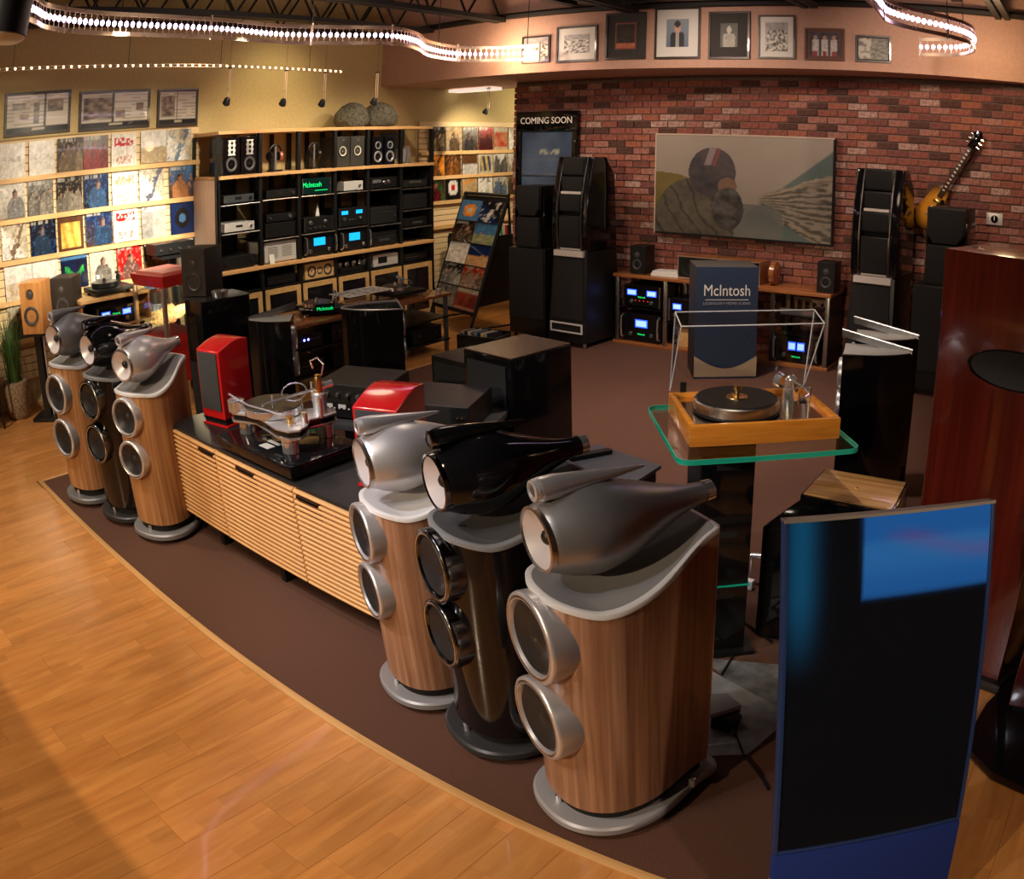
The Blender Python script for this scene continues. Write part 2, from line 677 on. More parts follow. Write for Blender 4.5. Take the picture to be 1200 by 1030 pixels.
def vnoise(x, y, k=0):
    i, j = floor(x), floor(y)
    fx, fy = smooth(x - i), smooth(y - j)
    a = hsh(i, j, k) + (hsh(i + 1, j, k) - hsh(i, j, k))*fx
    b = hsh(i, j + 1, k) + (hsh(i + 1, j + 1, k) - hsh(i, j + 1, k))*fx
    return a + (b - a)*fy


# ================================================================== the room
# laminate floor, laid as planks running away from the camera
sub = MB().box(-8.2, 4.2, -6, 12.2, -.12, -.012).build('floor', mat('subfloor', (.12, .06, .025), .6))
struct(sub)
pw = .19
plank_mesh = {}
CX0, CX1, CY0, CY1 = -5.85, -.52, 1.556, 8.42
npl = 0
rest = MB()
ix = 0
x = -8.0
while x < 4.2:
    off = hsh(ix, 5)*1.2
    y = -2.4 + off
    while y < 12.2:
        y2 = y + 1.21
        cov = CX0 + .02 < x + pw/2 < CX1 and y > CY0 and y2 < CY1
        a, b2 = y, min(y2, 12.2)
        if CX0 < x + pw/2 < CX1:
            if a < CY0 < b2:
                b2 = CY0 - .035
            elif a >= CY0 - .04:
                cov = True
        if not cov and b2 - a > .05:
            vis = (x < -.2 and a < 1.7 and b2 > .15 and x > -6.2) or (x < -5.9 and 0 < b2 and a < 2.6) or (x > -.6 and .9 < a < 3.6 and x < .8) or (x < -5.7 and 6.6 < a < 8.4 and x > -7.4)
            g = .0007
            if vis and npl < 295:
                key = round(b2 - a, 3)
                if key not in plank_mesh:
                    o = MB().box(0, pw - g, 0, b2 - a - g, -.012, 0).build('plank', OAKF, sub, bev=.0007, seg=1)
                    plank_mesh[key] = o.data
                else:
                    o = bpy.data.objects.new('plank', plank_mesh[key])
                    COL.objects.link(o)
                    o.parent = sub
                o.location = (x, a, 0)
                npl += 1
            else:
                rest.box(x, x + pw - g, a, b2 - g, -.012, 0)
        y = y2
    x += pw
    ix += 1
o = rest.build('plank_field', OAKF, sub)
o['kind'] = 'stuff'
cp = MB().box(CX0, CX1, CY0, CY1, -.012, .006).build('carpet', CARPET)
struct(cp)
cp['label'] = 'dark brown carpet covering the middle of the showroom floor'
tr = MB()
tr.box(CX0 - .035, CX1 - 2.9, CY0 - .034, CY0 + .004, -.012, .009)
o = tr.build('trim_1', OAKT, None, bev=.003)
struct(o)
o = MB().box(CX1 - 2.897, CX1 + .035, CY0 - .034, CY0 + .004, -.012, .009).build('trim_2', OAKT, None, bev=.003)
struct(o)
o = MB().box(CX0 - .035, CX0, CY0 + .004, CY1, -.012, .009).build('trim_3', OAKT, None, bev=.003)
struct(o)
o = MB().box(CX1, CX1 + .035, CY0 + .004, CY1, -.012, .009).build('trim_4', OAKT, None, bev=.003)
struct(o)

CZ = 4.25
struct(MB().box(-8.15, -8.0, -6, 12.2, -.1, CZ).build('wall_left', PAINTY))
struct(MB().box(-8.15, 4.2, 12.0, 12.15, -.1, CZ).build('wall_back', PAINTY))
struct(MB().box(4.0, 4.15, -6, 12.2, -.1, CZ).build('wall_right', PAINTP))
struct(MB().box(-8.15, 4.2, -6.1, -6, -.1, CZ).build('wall_front', PAINTY))
struct(MB().box(-8.15, 4.2, -6.1, 12.2, CZ, CZ + .1).build('ceiling', CEILB))

# soffit wall (slightly bowed) above the brick
sof = [(-8.0, 7.35), (-7.2, 7.34), (-6.4, 7.31), (-5.8, 7.31), (-4.8, 7.39), (-3.9, 7.54), (-2.9, 7.68), (-2.2, 7.79), (-1.4, 7.97), (-.7, 8.16), (.5, 8.5)]
poly = sof + [(4.0, 8.7), (4.0, 9.2), (-8.0, 9.2)]
SOZ = 2.925
struct(MB().prism(poly, SOZ, CZ - .01).build('wall_soffit', PAINTP, ang=30))
tp = MB()
for i in range(len(sof) - 1):
    a, b2 = Vector((*sof[i], 0)), Vector((*sof[i + 1], 0))
    n = Vector((b2.y - a.y, -(b2.x - a.x), 0)).normalized()*.02
    tp.add([(a.x, a.y, SOZ - .004), (b2.x, b2.y, SOZ - .004), (b2.x + n.x, b2.y + n.y, SOZ - .004), (a.x + n.x, a.y + n.y, SOZ - .004),
            (a.x, a.y, SOZ + .05), (b2.x, b2.y, SOZ + .05), (b2.x + n.x, b2.y + n.y, SOZ + .05), (a.x + n.x, a.y + n.y, SOZ + .05)],
           [(0, 3, 2, 1), (4, 5, 6, 7), (2, 3, 7, 6), (0, 1, 5, 4), (1, 2, 6, 5), (0, 4, 7, 3)])

# ------------------------------------------------------------------ brick wall, brick by brick
BX0, BY = -6.64, 8.4
bw = struct(MB().box(BX0 + .012, 4.0, BY + .012, 9.0, -.1, SOZ).build('wall_brick', MORT))
BWd, BHt, PX, PZ = .203, .0625, .2145, .0752
cell = []
row = 0
z = .02
while z < SOZ - .05:
    xx = BX0 + (0 if row % 2 else -PX/2)
    while xx < 1.6:
        a, b2 = max(xx, BX0), xx + BWd
        if b2 - a > .05:
            cell.append((a, b2, z, row))
        xx += PX
    z += PZ
    row += 1


def brick_kind(i, j):
    r = hsh(i, j, 3)
    return 0 if r < .30 else 1 if r < .52 else 2 if r < .66 else 3 if r < .80 else 4 if r < .92 else 5


def vis_score(c):
    a, b2, z, row = c
    if b2 > -.45 or z < 1.15:
        return -9
    if -4.7 < a and b2 < -2.5 and 1.2 < z < 2.2:
        return -9
    if z > 1.2 and -6.6 < a and b2 < -4.8 and z < 2.55:
        return -5
    return a


cell.sort(key=vis_score, reverse=True)
bm_ = {}
rst = MB()
for n_, (a, b2, z, row) in enumerate(cell):
    k = brick_kind(round(a*50), row)
    pr = .010 + .006*hsh(a*31, row, 8)
    zj = z + .002*(hsh(a*7, row) - .5)
    if n_ < 295:
        key = (round(b2 - a, 3), k)
        if key not in bm_:
            o = MB().box(0, b2 - a, -.004, .05, 0, BHt).build('brick', BRK[k], bw, bev=.004, seg=1)
            bm_[key] = o.data
        else:
            o = bpy.data.objects.new('brick', bm_[key])
            COL.objects.link(o)
            o.parent = bw
        o.location = (a, BY + .012 - pr, zj)
        o.rotation_euler = (0, radians(.35*(hsh(a*3, row) - .5)), 0)
    else:
        rst.mi = k
        rst.box(a, b2, BY + .004 - pr, BY + .03, zj, zj + BHt)
# header bricks on the exposed left end of the wall
z = .02
row = 0
while z < SOZ - .05:
    yy = BY + (0 if row % 2 else -.1)
    while yy < 9.0:
        a, b2 = max(yy, BY), min(yy + BWd, 9.0)
        if b2 - a > .04:
            rst.mi = brick_kind(round(a*40), row + 90)
            rst.box(BX0 - .006, BX0 + .03, a, b2, z, z + BHt)
        yy += PX
    z += PZ
    row += 1
o = rst.build('brick_field', BRK, bw)
o['kind'] = 'stuff'

# unseen counter added behind the camera so its top edge shades the nearest floor strip
struct(MB().box(-5.8, 1.0, -1.70, -1.0, 0, .96).build('shade_counter', PAINTY, None, bev=.01))
struct(MB().box(-5.85, 1.05, -1.75, -.93, .96, 1.0).build('shade_counter_top', MAPLE, None, bev=.005))

# ------------------------------------------------------------------ ceiling steel


def truss(p0, p1, z0, z1, label, n=16):
    t = thing('roof_truss', label, 'truss', (0, 0, 0))
    p0, p1 = Vector((*p0, 0)), Vector((*p1, 0))
    d = (p1 - p0)
    L_ = d.length
    d.normalize()
    s_ = Vector((-d.y, d.x, 0))
    for nm, z in (('bottom_chord', z0), ('top_chord', z1)):
        m = MB()
        for sg in (-1, 1):
            c = [p0 + s_*sg*.015, p0 + s_*sg*.075, p1 + s_*sg*.075, p1 + s_*sg*.015]
            m.add([(q.x, q.y, z) for q in c] + [(q.x, q.y, z + .05) for q in c], [(0, 3, 2, 1), (4, 5, 6, 7), (0, 1, 5, 4), (1, 2, 6, 5), (2, 3, 7, 6), (3, 0, 4, 7)])
        m.build(nm, TRUSS, t)
    for i in range(n):
        m = MB()
        a = p0 + d*(L_*i/n)
        b2 = p0 + d*(L_*(i + .5)/n)
        c = p0 + d*(L_*(i + 1)/n)
        m.tube([(a.x, a.y, z0 + .03), (b2.x, b2.y, z1 + .02)], .014, 6)
        m.tube([(b2.x, b2.y, z1 + .02), (c.x, c.y, z0 + .03)], .014, 6)
        m.build('web_bar', TRUSS, t)
    return t


for xx, y0_, y1_, lb in ((-7.72, .2, 7.2, 'black steel roof truss running along the yellow wall'), (-7.08, .4, 7.26, 'black steel roof truss over the shelving unit front'), (-5.95, .4, 7.22, 'black steel roof truss reaching the soffit left of the small photos'),
                         (-4.4, .4, 7.4, 'black steel roof truss above the second soffit photo'), (-2.6, .4, 7.6, 'black steel roof truss over the middle of the showroom'), (-.8, .4, 8.0, 'black steel roof truss above the right light track')):
    truss((xx, y0_), (xx, y1_), 3.50, 3.92, lb, 12)
for i, (a, b2, lb) in enumerate((((-5.15, 3.0), (-5.0, 7.3), 'straight black beam meeting the soffit at its left'), ((-4.6, 1.2), (-3.9, 7.4), 'black beam reaching the soffit above the small photos'),
                                 ((-1.4, 1.0), (-1.2, 7.7), 'black beam above the right hand light track'))):
    t = thing('roof_beam', lb, 'beam')
    m = MB()
    p0, p1 = Vector((*a, 3.60)), Vector((*b2, 3.60))
    d = (p1 - p0).normalized()
    s_ = Vector((-d.y, d.x, 0))*.05
    c = [p0 - s_, p0 + s_, p1 + s_, p1 - s_]
    for z0_, z1_ in ((0, .015), (.125, .14)):
        m.add([(q.x, q.y, q.z + z0_) for q in c] + [(q.x, q.y, q.z + z1_) for q in c], [(0, 3, 2, 1), (4, 5, 6, 7), (0, 1, 5, 4), (1, 2, 6, 5), (2, 3, 7, 6), (3, 0, 4, 7)])
    c = [p0 - s_*.12, p0 + s_*.12, p1 + s_*.12, p1 - s_*.12]
    m.add([(q.x, q.y, q.z + .01) for q in c] + [(q.x, q.y, q.z + .13) for q in c], [(0, 3, 2, 1), (4, 5, 6, 7), (0, 1, 5, 4), (1, 2, 6, 5), (2, 3, 7, 6), (3, 0, 4, 7)])
    m.build('flange', TRUSS, t)
# black angle iron and pipe running along the head of the soffit
m = MB()
pts = [(p[0], p[1] - .05, 3.57) for p in sof]
m.tube(pts, .035, 6)
tag(m.build('steel_angle', TRUSS), 'black steel edge running along the top of the pink soffit', 'beam')
m = MB().tube([(-4.55, 6.95, 3.60), (-4.42, 7.05, 3.58), (-4.2, 7.2, 3.57), (-3.9, 7.3, 3.63), (-3.2, 7.4, 3.60), (-2.4, 7.4, 3.66)], .02, 6)
tag(m.build('conduit_cable', TRUSS), 'black cable loosely draped along the soffit top', 'cable')

# ------------------------------------------------------------------ curved LED tracks


def spline(pts, n=10):
    P = [Vector(p) for p in pts]
    out = []
    for i in range(len(P) - 1):
        p0, p1, p2, p3 = P[max(i - 1, 0)], P[i], P[i + 1], P[min(i + 2, len(P) - 1)]
        for k in range(n):
            t = k/n
            out.append(.5*((2*p1) + (p2 - p0)*t + (2*p0 - 5*p1 + 4*p2 - p3)*t*t + (3*p1 - p0 - 3*p2 + p3)*t**3))
    out.append(P[-1])
    return out


def resample(pts, step):
    out = [pts[0].copy()]
    acc = 0
    for a, b2 in zip(pts, pts[1:]):
        L_ = (b2 - a).length
        while acc + L_ >= step and L_ > 0:
            t = (step - acc)/L_
            a = a + (b2 - a)*t
            out.append(a.copy())
            L_ = (b2 - a).length
            acc = 0
        acc += L_
    return out


def led_track(path, z, label, hh=.068, step=.058, holders=(.0, .18, .36, .5, .62, .84, 1), droppers=(), bright=LEDP):
    t = thing('light_track', label, 'light')
    P = spline([(p[0], p[1], z) for p in path], 12)
    for sg, nm in ((1, 'upper_rail'), (-1, 'lower_rail')):
        m = MB()
        vs, fs = [], []
        for i, p in enumerate(P):
            d = (P[min(i + 1, len(P) - 1)] - P[max(i - 1, 0)]).normalized()
            s_ = Vector((-d.y, d.x, 0))*.006
            for q, zz in ((p - s_, -.014), (p + s_, -.014), (p + s_, .014), (p - s_, .014)):
                vs.append((q.x, q.y, q.z + sg*hh + zz))
        for i in range(len(P) - 1):
            for k in range(4):
                fs.append((i*4 + k, i*4 + (k + 1) % 4, i*4 + 4 + (k + 1) % 4, i*4 + 4 + k))
        m.add(vs, fs).build(nm, BRASST, t)
    Q = resample(P, step)
    m, m2 = MB(), MB()
    for q in Q:
        m.lathe([(-.022, .0), (-.014, .013), (0, .017), (.014, .013), (.022, 0)], q, (0, 0, 1), 8)
        m2.cyl(q - Vector((0, 0, hh)), q + Vector((0, 0, hh)), .003, n=5)
    o = m.build('lamp_beads', bright, t)
    o['kind'] = 'stuff'
    m2.build('bead_wires', BRASST, t)['kind'] = 'stuff'
    for f in holders:
        q = P[min(int(f*(len(P) - 1)), len(P) - 1)]
        MB().cyl(q - Vector((0, 0, hh + .02)), q + Vector((0, 0, hh + .03)), .012, n=8).build('bracket', BRASST, t)
    for f in droppers:
        q = P[min(int(f*(len(P) - 1)), len(P) - 1)]
        MB().cyl(q + Vector((0, 0, hh)), (q.x, q.y, CZ - .02), .004, n=6).build('hanger_rod', BLKM, t)
    return t, P


px1 = [(-30, -14), (38, 10), (60, 20), (120, 27), (210, 31), (265, 34), (330, 40), (400, 41), (460, 42), (488, 48), (503, 57), (540, 63), (590, 63), (632, 61)]
ztr = [3.2]*len(px1)
pth = [at_z(u, v, 3.1)[:2] for u, v in px1]
led_track(pth, 3.1, 'long curving track of violet white lamp beads under the trusses at upper left', droppers=(.25, .5, .8, .97))
px2 = [(990, -40), (1028, -2), (1040, 12), (1070, 22), (1110, 31), (1136, 40), (1141, 49), (1122, 55), (1078, 55)]
led_track([at_z(u, v, 3.1)[:2] for u, v in px2], 3.1, 'short hooked track of glowing lamp beads above the guitar at upper right', droppers=(.5, .85), holders=(.2, .5, .8, 1))


# thin low-voltage cable run with little warm lamps
def cable_run(pxs, z, label, n, lamps=True):
    t = thing('cable_light', label, 'light')
    P = spline([(*at_z(u, v, z)[:2], z) for u, v in pxs], 10)
    for s in (-.012, .012):
        MB().tube([p + Vector((0, 0, s)) for p in P], .004, 5).build('cable', BRASST, t)
    Q = resample(P, .085)
    m = MB()
    for i, q in enumerate(Q):
        m.lathe([(-.014, 0), (0, .012), (.014, 0)], q - Vector((0, 0, .0)), (0, 0, 1), 6)
    o = m.build('lamp_beads', LEDW, t)
    o['kind'] = 'stuff'
    for i in range(4):
        q = P[int((i + .5)/4*len(P))]
        MB().cyl(q, (q.x, q.y, CZ - .02), .003, n=5).build('hanger_wire', BLKM, t)
    return t


cable_run([(-40, 84), (60, 79), (160, 77), (250, 77), (330, 80), (400, 84)], 2.98, 'thin straight cable of tiny warm lamps above the framed documents', 60)

for i, (u, v, nm) in enumerate(((267, 118, 'small black lamp head hanging left above the shelving unit'), (333, 119, 'small black lamp head hanging above the middle of the shelving'),
                                (379, 120, 'small black lamp head hanging beside the rocks'), (571, 130, 'small lamp head hanging above the rear record wall'), (440, 118, 'small lamp head hanging right over the larger rock'))):
    q = at_x(u, v, -6.75 if i != 3 else -7.2)
    t = thing('spot_lamp', nm, 'lamp', q)
    MB().lathe([(0, .012), (.02, .03), (.07, .04), (.075, .036)], (0, 0, .03), (-.6, .1, -.75), 14).build('lamp_shade', BLKM, t)
    MB().lathe([(0, .03), (.004, .001)], (-.045, .008, -.03), (-.6, .1, -.75), 12).build('lamp_face', mat('lamp_lens', (1, .8, .5), .3, emit=(1, .75, .45), es=3), t)
    MB().cyl((0, 0, .03), (0, 0, .30), .003, n=6).cyl((.03, 0, .03), (.03, 0, .30), .003, n=6).build('stem', BRASST, t)
    MB().cyl((.015, 0, .29), (.015, 0, CZ - q.z), .0015, n=5).build('hanger_wire', BLKM, t)
    MB().cb(.015, 0, .30, .06, .012, .012).build('clip', BLKM, t)

# big black lamp head hanging near the camera at top left
q0, q1 = at_x(18, -30, -2.6), at_x(2, 44, -2.6)
t = thing('track_head', 'large black cylindrical lamp head at the top left corner', 'lamp', q1)
d = (q0 - q1)
MB().lathe([(0, .085), (.004, .094), (.62, .094), (.64, .08)], (0, 0, 0), d, 32).build('housing', BLKM, t, ang=40)
MB().cyl(d*.6, (d.x*.6, d.y*.6, CZ - q1.z), .012, n=10).build('drop_rod', BLKM, t)
MB().lathe([(-.012, .07), (0, .09), (.02, .09)], (0, 0, 0), d, 32).build('rim', mat('grey_rim', (.5, .48, .47), .35), t)

# ================================================================== record walls


def cover_fn(pal, style, seed):
    a, b2, c = pal

    def fn(u, v):
        n = .6*vnoise(u*6, v*6, seed) + .4*vnoise(u*13, v*13, seed + 3)
        n2 = .55*vnoise(u*15, v*15, seed + 9) + .45*vnoise(u*31, v*31, seed + 5)
        if style == 'plain':
            col = mix(a, b2, .25*n)
            if .2 < u < .8 and .45 < v < .62 and n2 > .55:
                col = mix(col, c, .5)
        elif style in ('figure', 'crowd'):
            col = mix(mix(a, (.01, .01, .015), .35), b2, smooth(v*.7 + .5*n - .1))
            ppl = [(.40 + .25*hsh(seed, 1), .60 + .12*hsh(seed, 2), .13)] if style == 'figure' else [(.16 + .22*k + .05*hsh(seed, k), .52 + .22*hsh(seed, k + 9), .065) for k in range(4)]
            for k, (px_, pv_, hr) in enumerate(ppl):
                bx = abs(u - px_ - .05*(hsh(seed, k + 5) - .5))/(hr*(1.0 + 1.5*smooth((pv_ - v)*3.2)))
                if v < pv_ - hr*.6 and bx < 1:
                    cc = mix(c, (.02, .02, .03), .35 + .5*hsh(seed, k + 3))
                    col = mix(cc, b2, .45*n2*(1 - bx*.4))
                if (u - px_)**2/(hr*hr*.62) + (v - pv_)**2/(hr*hr*1.15) < 1:
                    f = (u - px_)/hr
                    col = mix(mix((.42, .25, .17), c, .25), (.06, .035, .03), smooth(.5 - f*.8 + (.25 if v > pv_ + hr*.35 else -.15) + .4*(n2 - .5)))
            if n2 > .66:
                col = mix(col, c, .45)
            if v > .88 and .06 < u < .7 and hsh(floor(u*18), seed) > .35:
                col = mix(col, (.6, .58, .52), .7)
        elif style == 'band':
            col = mix(a, b2, n)
            if v > .78:
                col = c
            if v < .12:
                col = mix(c, a, .5)
        elif style == 'gold':
            col = a if u < .12 or u > .88 or v < .1 or v > .8 else mix(b2, c, abs(sin(u*9 + v*2)))
        elif style == 'neon':
            col = mix(a, (.01, .01, .02), n)
            if v > .86:
                col = b2
            if abs(v - .45 - .12*sin(u*9)) < .10 and .15 < u < .85 and n2 > .35:
                col = c
        elif style == 'land':
            col = a if v > .45 + .08*n else mix(b2, c, n2)
        elif style == 'rings':
            r = math.hypot(u - .5, v - .5)
            col = b2 if r < .32 else a
            if r < .14:
                col = c
        elif style == 'split':
            col = mix(a, c, .3*n) if u < .48 else mix(b2, c, .4*n2)
            if v > .85 and n2 > .5:
                col = c
        elif style == 'diag':
            col = mix(a, b2, smooth((u + v - .8)*3))
            if abs(u - .5*v - .2 - .3*n) < .10*n2 + .03:
                col = mix(c, b2, .6*n2)
            if n2 > .68:
                col = mix(col, c, .5)
        elif style == 'text':
            col = mix(a, b2, .2*n)
            if .12 < u < .88 and (.62 < v < .9) and hsh(floor(u*15), floor(v*14), seed) > .45:
                col = c
            if .2 < u < .8 and .08 < v < .32 and n2 > .5:
                col = mix(c, b2, .55)
        else:
            col = mix(a, b2, n)
        return col
    def fn2(u, v):
        c = fn(u, v)
        k = .62 + .5*(.5*vnoise(u*11, v*9, seed + 40) + .5*vnoise(u*24, v*24, seed + 41))
        return tuple(1.12*max(q*k, 0)**1.32 for q in c)
    return fn2


K = (.02, .018, .02)
CR = (.60, .54, .43)
WH = (.80, .77, .72)
GY = (.30, .29, .28)
BL = (.015, .045, .15)
LB = (.11, .24, .42)
RD = (.55, .03, .03)
OR = (.75, .33, .06)
GR = (.05, .35, .10)
BR = (.16, .08, .04)
TN = (.55, .40, .22)
PK = (.70, .42, .38)
YL = (.78, .60, .2)


def slatwall(name, label, y0, y1, z0, z1, rails, x=-8.0):
    t = thing(name, label, 'wall panel', (x, y0, 0))
    L_ = y1 - y0
    z = z0
    MB().box(.0, .012, 0, L_, z0, z1).build('backing', mat('slat_groove', (.30, .18, .08), .8), t)
    me = None
    while z < z1 - .02:
        if me is None:
            o = MB().box(.004, .028, 0, L_, 0, .066).build('slat', SLATW, t, bev=.002, seg=1)
            me = o.data
        else:
            o = bpy.data.objects.new('slat', me)
            COL.objects.link(o)
            o.parent = t
        o.location = (0, 0, z)
        z += .0745
    for rz_ in rails:
        MB().box(.026, .066, .0, L_, rz_ - .044, rz_ - .006).box(.064, .068, 0, L_, rz_ - .044, rz_ + .004).build('record_rail', MAPV, t)
    return t


slatwall('slatwall', 'pale wooden slat wall with record ledges on the left wall', .2, 4.54, .25, 2.49, [2.13, 1.755, 1.38, 1.01, .64])
slatwall('slatwall', 'smaller slat wall of record ledges seen between shelving and brick wall', 8.05, 10.9, .25, 2.44, [2.075, 1.745, 1.41, 1.08])


def sleeve(y, ztop, w, pal, style, label, seed, x=-7.938, h=.325, name='record_sleeve', lean=2.5, mt=PRINT, n=30, grp='record sleeves on the left wall', rz=90, y_=None):
    o = painted(name, w, h, max(int(n*w/.315), 6), n, cover_fn(pal, style, seed), mt, None, .006, (x, y + w/2, ztop - h), (radians(-lean), 0, radians(rz)))
    tag(o, label, 'record', grp)
    return o


ROWN = {2.455: 'top', 2.08: 'second', 1.71: 'third', 1.34: 'fourth', .97: 'lowest'}
W1 = .315
left = [
    # row 1
    (2.00, 2.455, W1, (WH, CR, GY), 'plain', 'pale record sleeve catching a lamp glare, far left of top row'),
    (2.365, 2.455, W1, (WH, CR, GY), 'plain', 'cream record sleeve with faint curved script, top row'),
    (2.71, 2.455, W1, (BR, K, TN), 'crowd', 'dark brown glossy record sleeve, third in top row'),
    (3.03, 2.455, W1, (BR, GY, RD), 'crowd', 'dark record sleeve with red corner, fourth in top row'),
    (3.385, 2.455, W1, (WH, CR, RD), 'text', 'white record sleeve with red and blue lettering, top row'),
    (3.76, 2.465, .33, (WH, CR, TN), 'land', 'left half of pale gatefold record sleeve, top row right'),
    (4.095, 2.465, .33, (WH, CR, LB), 'diag', 'right half of pale gatefold record sleeve, end of top row'),
    # row 2
    (2.00, 2.09, W1, (CR, WH, GY), 'figure', 'cream record sleeve with a dark profile, far left of second row'),
    (2.345, 2.08, W1, (K, GY, CR), 'crowd', 'black and cream record sleeve, second row second from left'),
    (2.70, 2.08, W1, (BR, K, CR), 'crowd', 'dark record sleeve with group picture, second row third'),
    (3.035, 2.08, W1, (K, BL, LB), 'figure', 'dark blue record sleeve, middle of second row'),
    (3.395, 2.075, W1, (WH, CR, TN), 'text', 'white record sleeve with orange sticker, second row'),
    (3.745, 2.08, W1, (WH, CR, BL), 'diag', 'bright white record sleeve with blue smudges, second row'),
    (4.135, 2.08, W1, (BR, LB, OR), 'figure', 'brown and blue record sleeve at right end of second row'),
    # row 3
    (2.01, 1.715, W1, (WH, CR, BR), 'diag', 'white record sleeve with brown drawing, far left of third row'),
    (2.365, 1.71, W1, (BL, K, LB), 'figure', 'deep blue record sleeve with pale blue figure, third row'),
    (2.705, 1.71, W1, (BR, OR, YL), 'gold', 'record sleeve with golden orange picture in dark border, third row'),
    (3.05, 1.72, .335, (BR, BL, LB), 'figure', 'brown and blue record sleeve, middle of third row'),
    (3.40, 1.715, W1, (WH, CR, RD), 'text', 'washed out white record sleeve with red mark, third row'),
    (3.765, 1.70, W1, (GY, PK, WH), 'split', 'grey and pink record sleeve, third row second from right'),
    (4.145, 1.71, W1, (BL, K, LB), 'rings', 'dark blue record sleeve with round pale face, right end of third row'),
    # row 4
    (2.02, 1.335, .34, (WH, WH, TN), 'land', 'left half of wide white landscape sleeve, fourth row'),
    (2.365, 1.335, .32, (WH, WH, GY), 'land', 'right half of wide white landscape sleeve, fourth row'),
    (2.72, 1.345, .33, (BL, LB, GR), 'neon', 'navy record sleeve with green neon tangle, fourth row'),
    (3.08, 1.345, W1, (WH, CR, GY), 'figure', 'white record sleeve with grey horses, fourth row'),
    (3.43, 1.345, W1, (RD, RD, CR), 'figure', 'red record sleeve with suited figure, fourth row'),
    (3.775, 1.35, W1, (GY, K, OR), 'crowd', 'black white and orange record sleeve, fourth row'),
    (4.125, 1.345, W1, (WH, WH, RD), 'rings', 'white record sleeve with red and black disc, right end of fourth row'),
    # row 5
    (2.02, .965, W1, (TN, CR, BR), 'figure', 'tan record sleeve low behind the plant at far left'),
    (4.13, .965, W1, (LB, WH, GR), 'split', 'blue and green record sleeve low beside the popcorn machine'),
    (3.77, .965, W1, (K, LB, WH), 'crowd', 'dark record sleeve low behind popcorn machine glass'),
]
for i, (y, zt, w, pal, st, lb) in enumerate(left):
    sleeve(y, zt, w, pal, st, lb, i + 1)
right = []
pals = [((BR, K, TN), 'crowd', 'brown'), ((CR, TN, BR), 'figure', 'cream portrait'), ((BR, GY, K), 'figure', 'dark grey brown'), ((BR, RD, K), 'crowd', 'dark red'), ((TN, RD, CR), 'band', 'red and tan'), ((WH, CR, BR), 'diag', 'white sketch'),
        ((BR, OR, K), 'diag', 'rust brown'), ((K, BR, OR), 'crowd', 'black and orange'), ((BR, WH, GY), 'land', 'white peak on brown'), ((CR, YL, BL), 'gold', 'cream with yellow block'), ((CR, WH, K), 'crowd', 'cream and black'), ((CR, WH, BR), 'figure', 'pale tan portrait'),
        ((GR, K, RD), 'figure', 'green and red'), ((K, WH, RD), 'rings', 'black with pale face'), ((TN, CR, OR), 'text', 'orange lettered'), ((WH, CR, GY), 'text', 'white lettered'), ((WH, CR, LB), 'crowd', 'pale blue'), ((BR, TN, K), 'crowd', 'brown crowd')]
ys = [8.21, 8.55, 8.90, 9.24, 9.58, 9.92, 10.26]
for r_, (zt, nm) in enumerate(((2.405, 'top'), (2.065, 'middle'), (1.74, 'lower'))):
    for c in range(6):
        pal, st, cn = pals[r_*6 + c]
        sleeve(ys[c], zt, W1, pal, st, '%s record sleeve, %s row of rear record wall, place %s from shelving' % (cn, nm, ('one', 'two', 'three', 'four', 'five', 'six')[c]), 50 + r_*6 + c, grp='record sleeves on the rear slat wall', n=12)


# ------------------------------------------------------------------ framed documents and photos
def frame(name, label, w, h, loc, rz, fw, fcol, fn, grp, matw=0, matc=(.8, .78, .74), nx=30, ny=20, cat='picture', gl=True):
    t = thing(name, label, cat, loc, rz, grp)
    m = MB()
    d = .022
    m.box(-w/2, w/2, -d, 0, 0, fw).box(-w/2, w/2, -d, 0, h - fw, h).box(-w/2, -w/2 + fw, -d, 0, fw, h - fw).box(w/2 - fw, w/2, -d, 0, fw, h - fw)
    m.build('frame', fcol, t)
    if matw:
        MB().box(-w/2 + fw, w/2 - fw, -.008, -.002, fw, h - fw).build('mount', mat('mount_%02d%02d' % (int(matc[0]*99), int(matc[2]*99)), matc, .7), t)
    k = fw + matw
    painted('print', w - 2*k, h - 2*k, nx, ny, lambda u, v: tuple(1.1*q**1.3 for q in fn(u, v)), PRINT if matw == 0 else PRINTM, t, .004, (0, -.012, k))
    return t


def doc_fn(photo, seed, dark):
    def fn(u, v):
        if v < .16:
            return (.02, .02, .02) if not (.42 < u < .62 and .04 < v < .12) else (.5, .45, .35)
        for (a, b2, c, d2) in photo:
            if a < u < b2 and c < v < d2:
                return mix((.08, .06, .05), (.45, .36, .27), vnoise(u*14, v*14, seed))
        if dark < u < dark + .03:
            return (.05, .04, .03)
        col = (.62, .57, .50)
        if floor(v*40) % 2 and hsh(floor(u*8), floor(v*9), seed) > .35:
            col = (.38, .35, .31)
        return col
    return fn


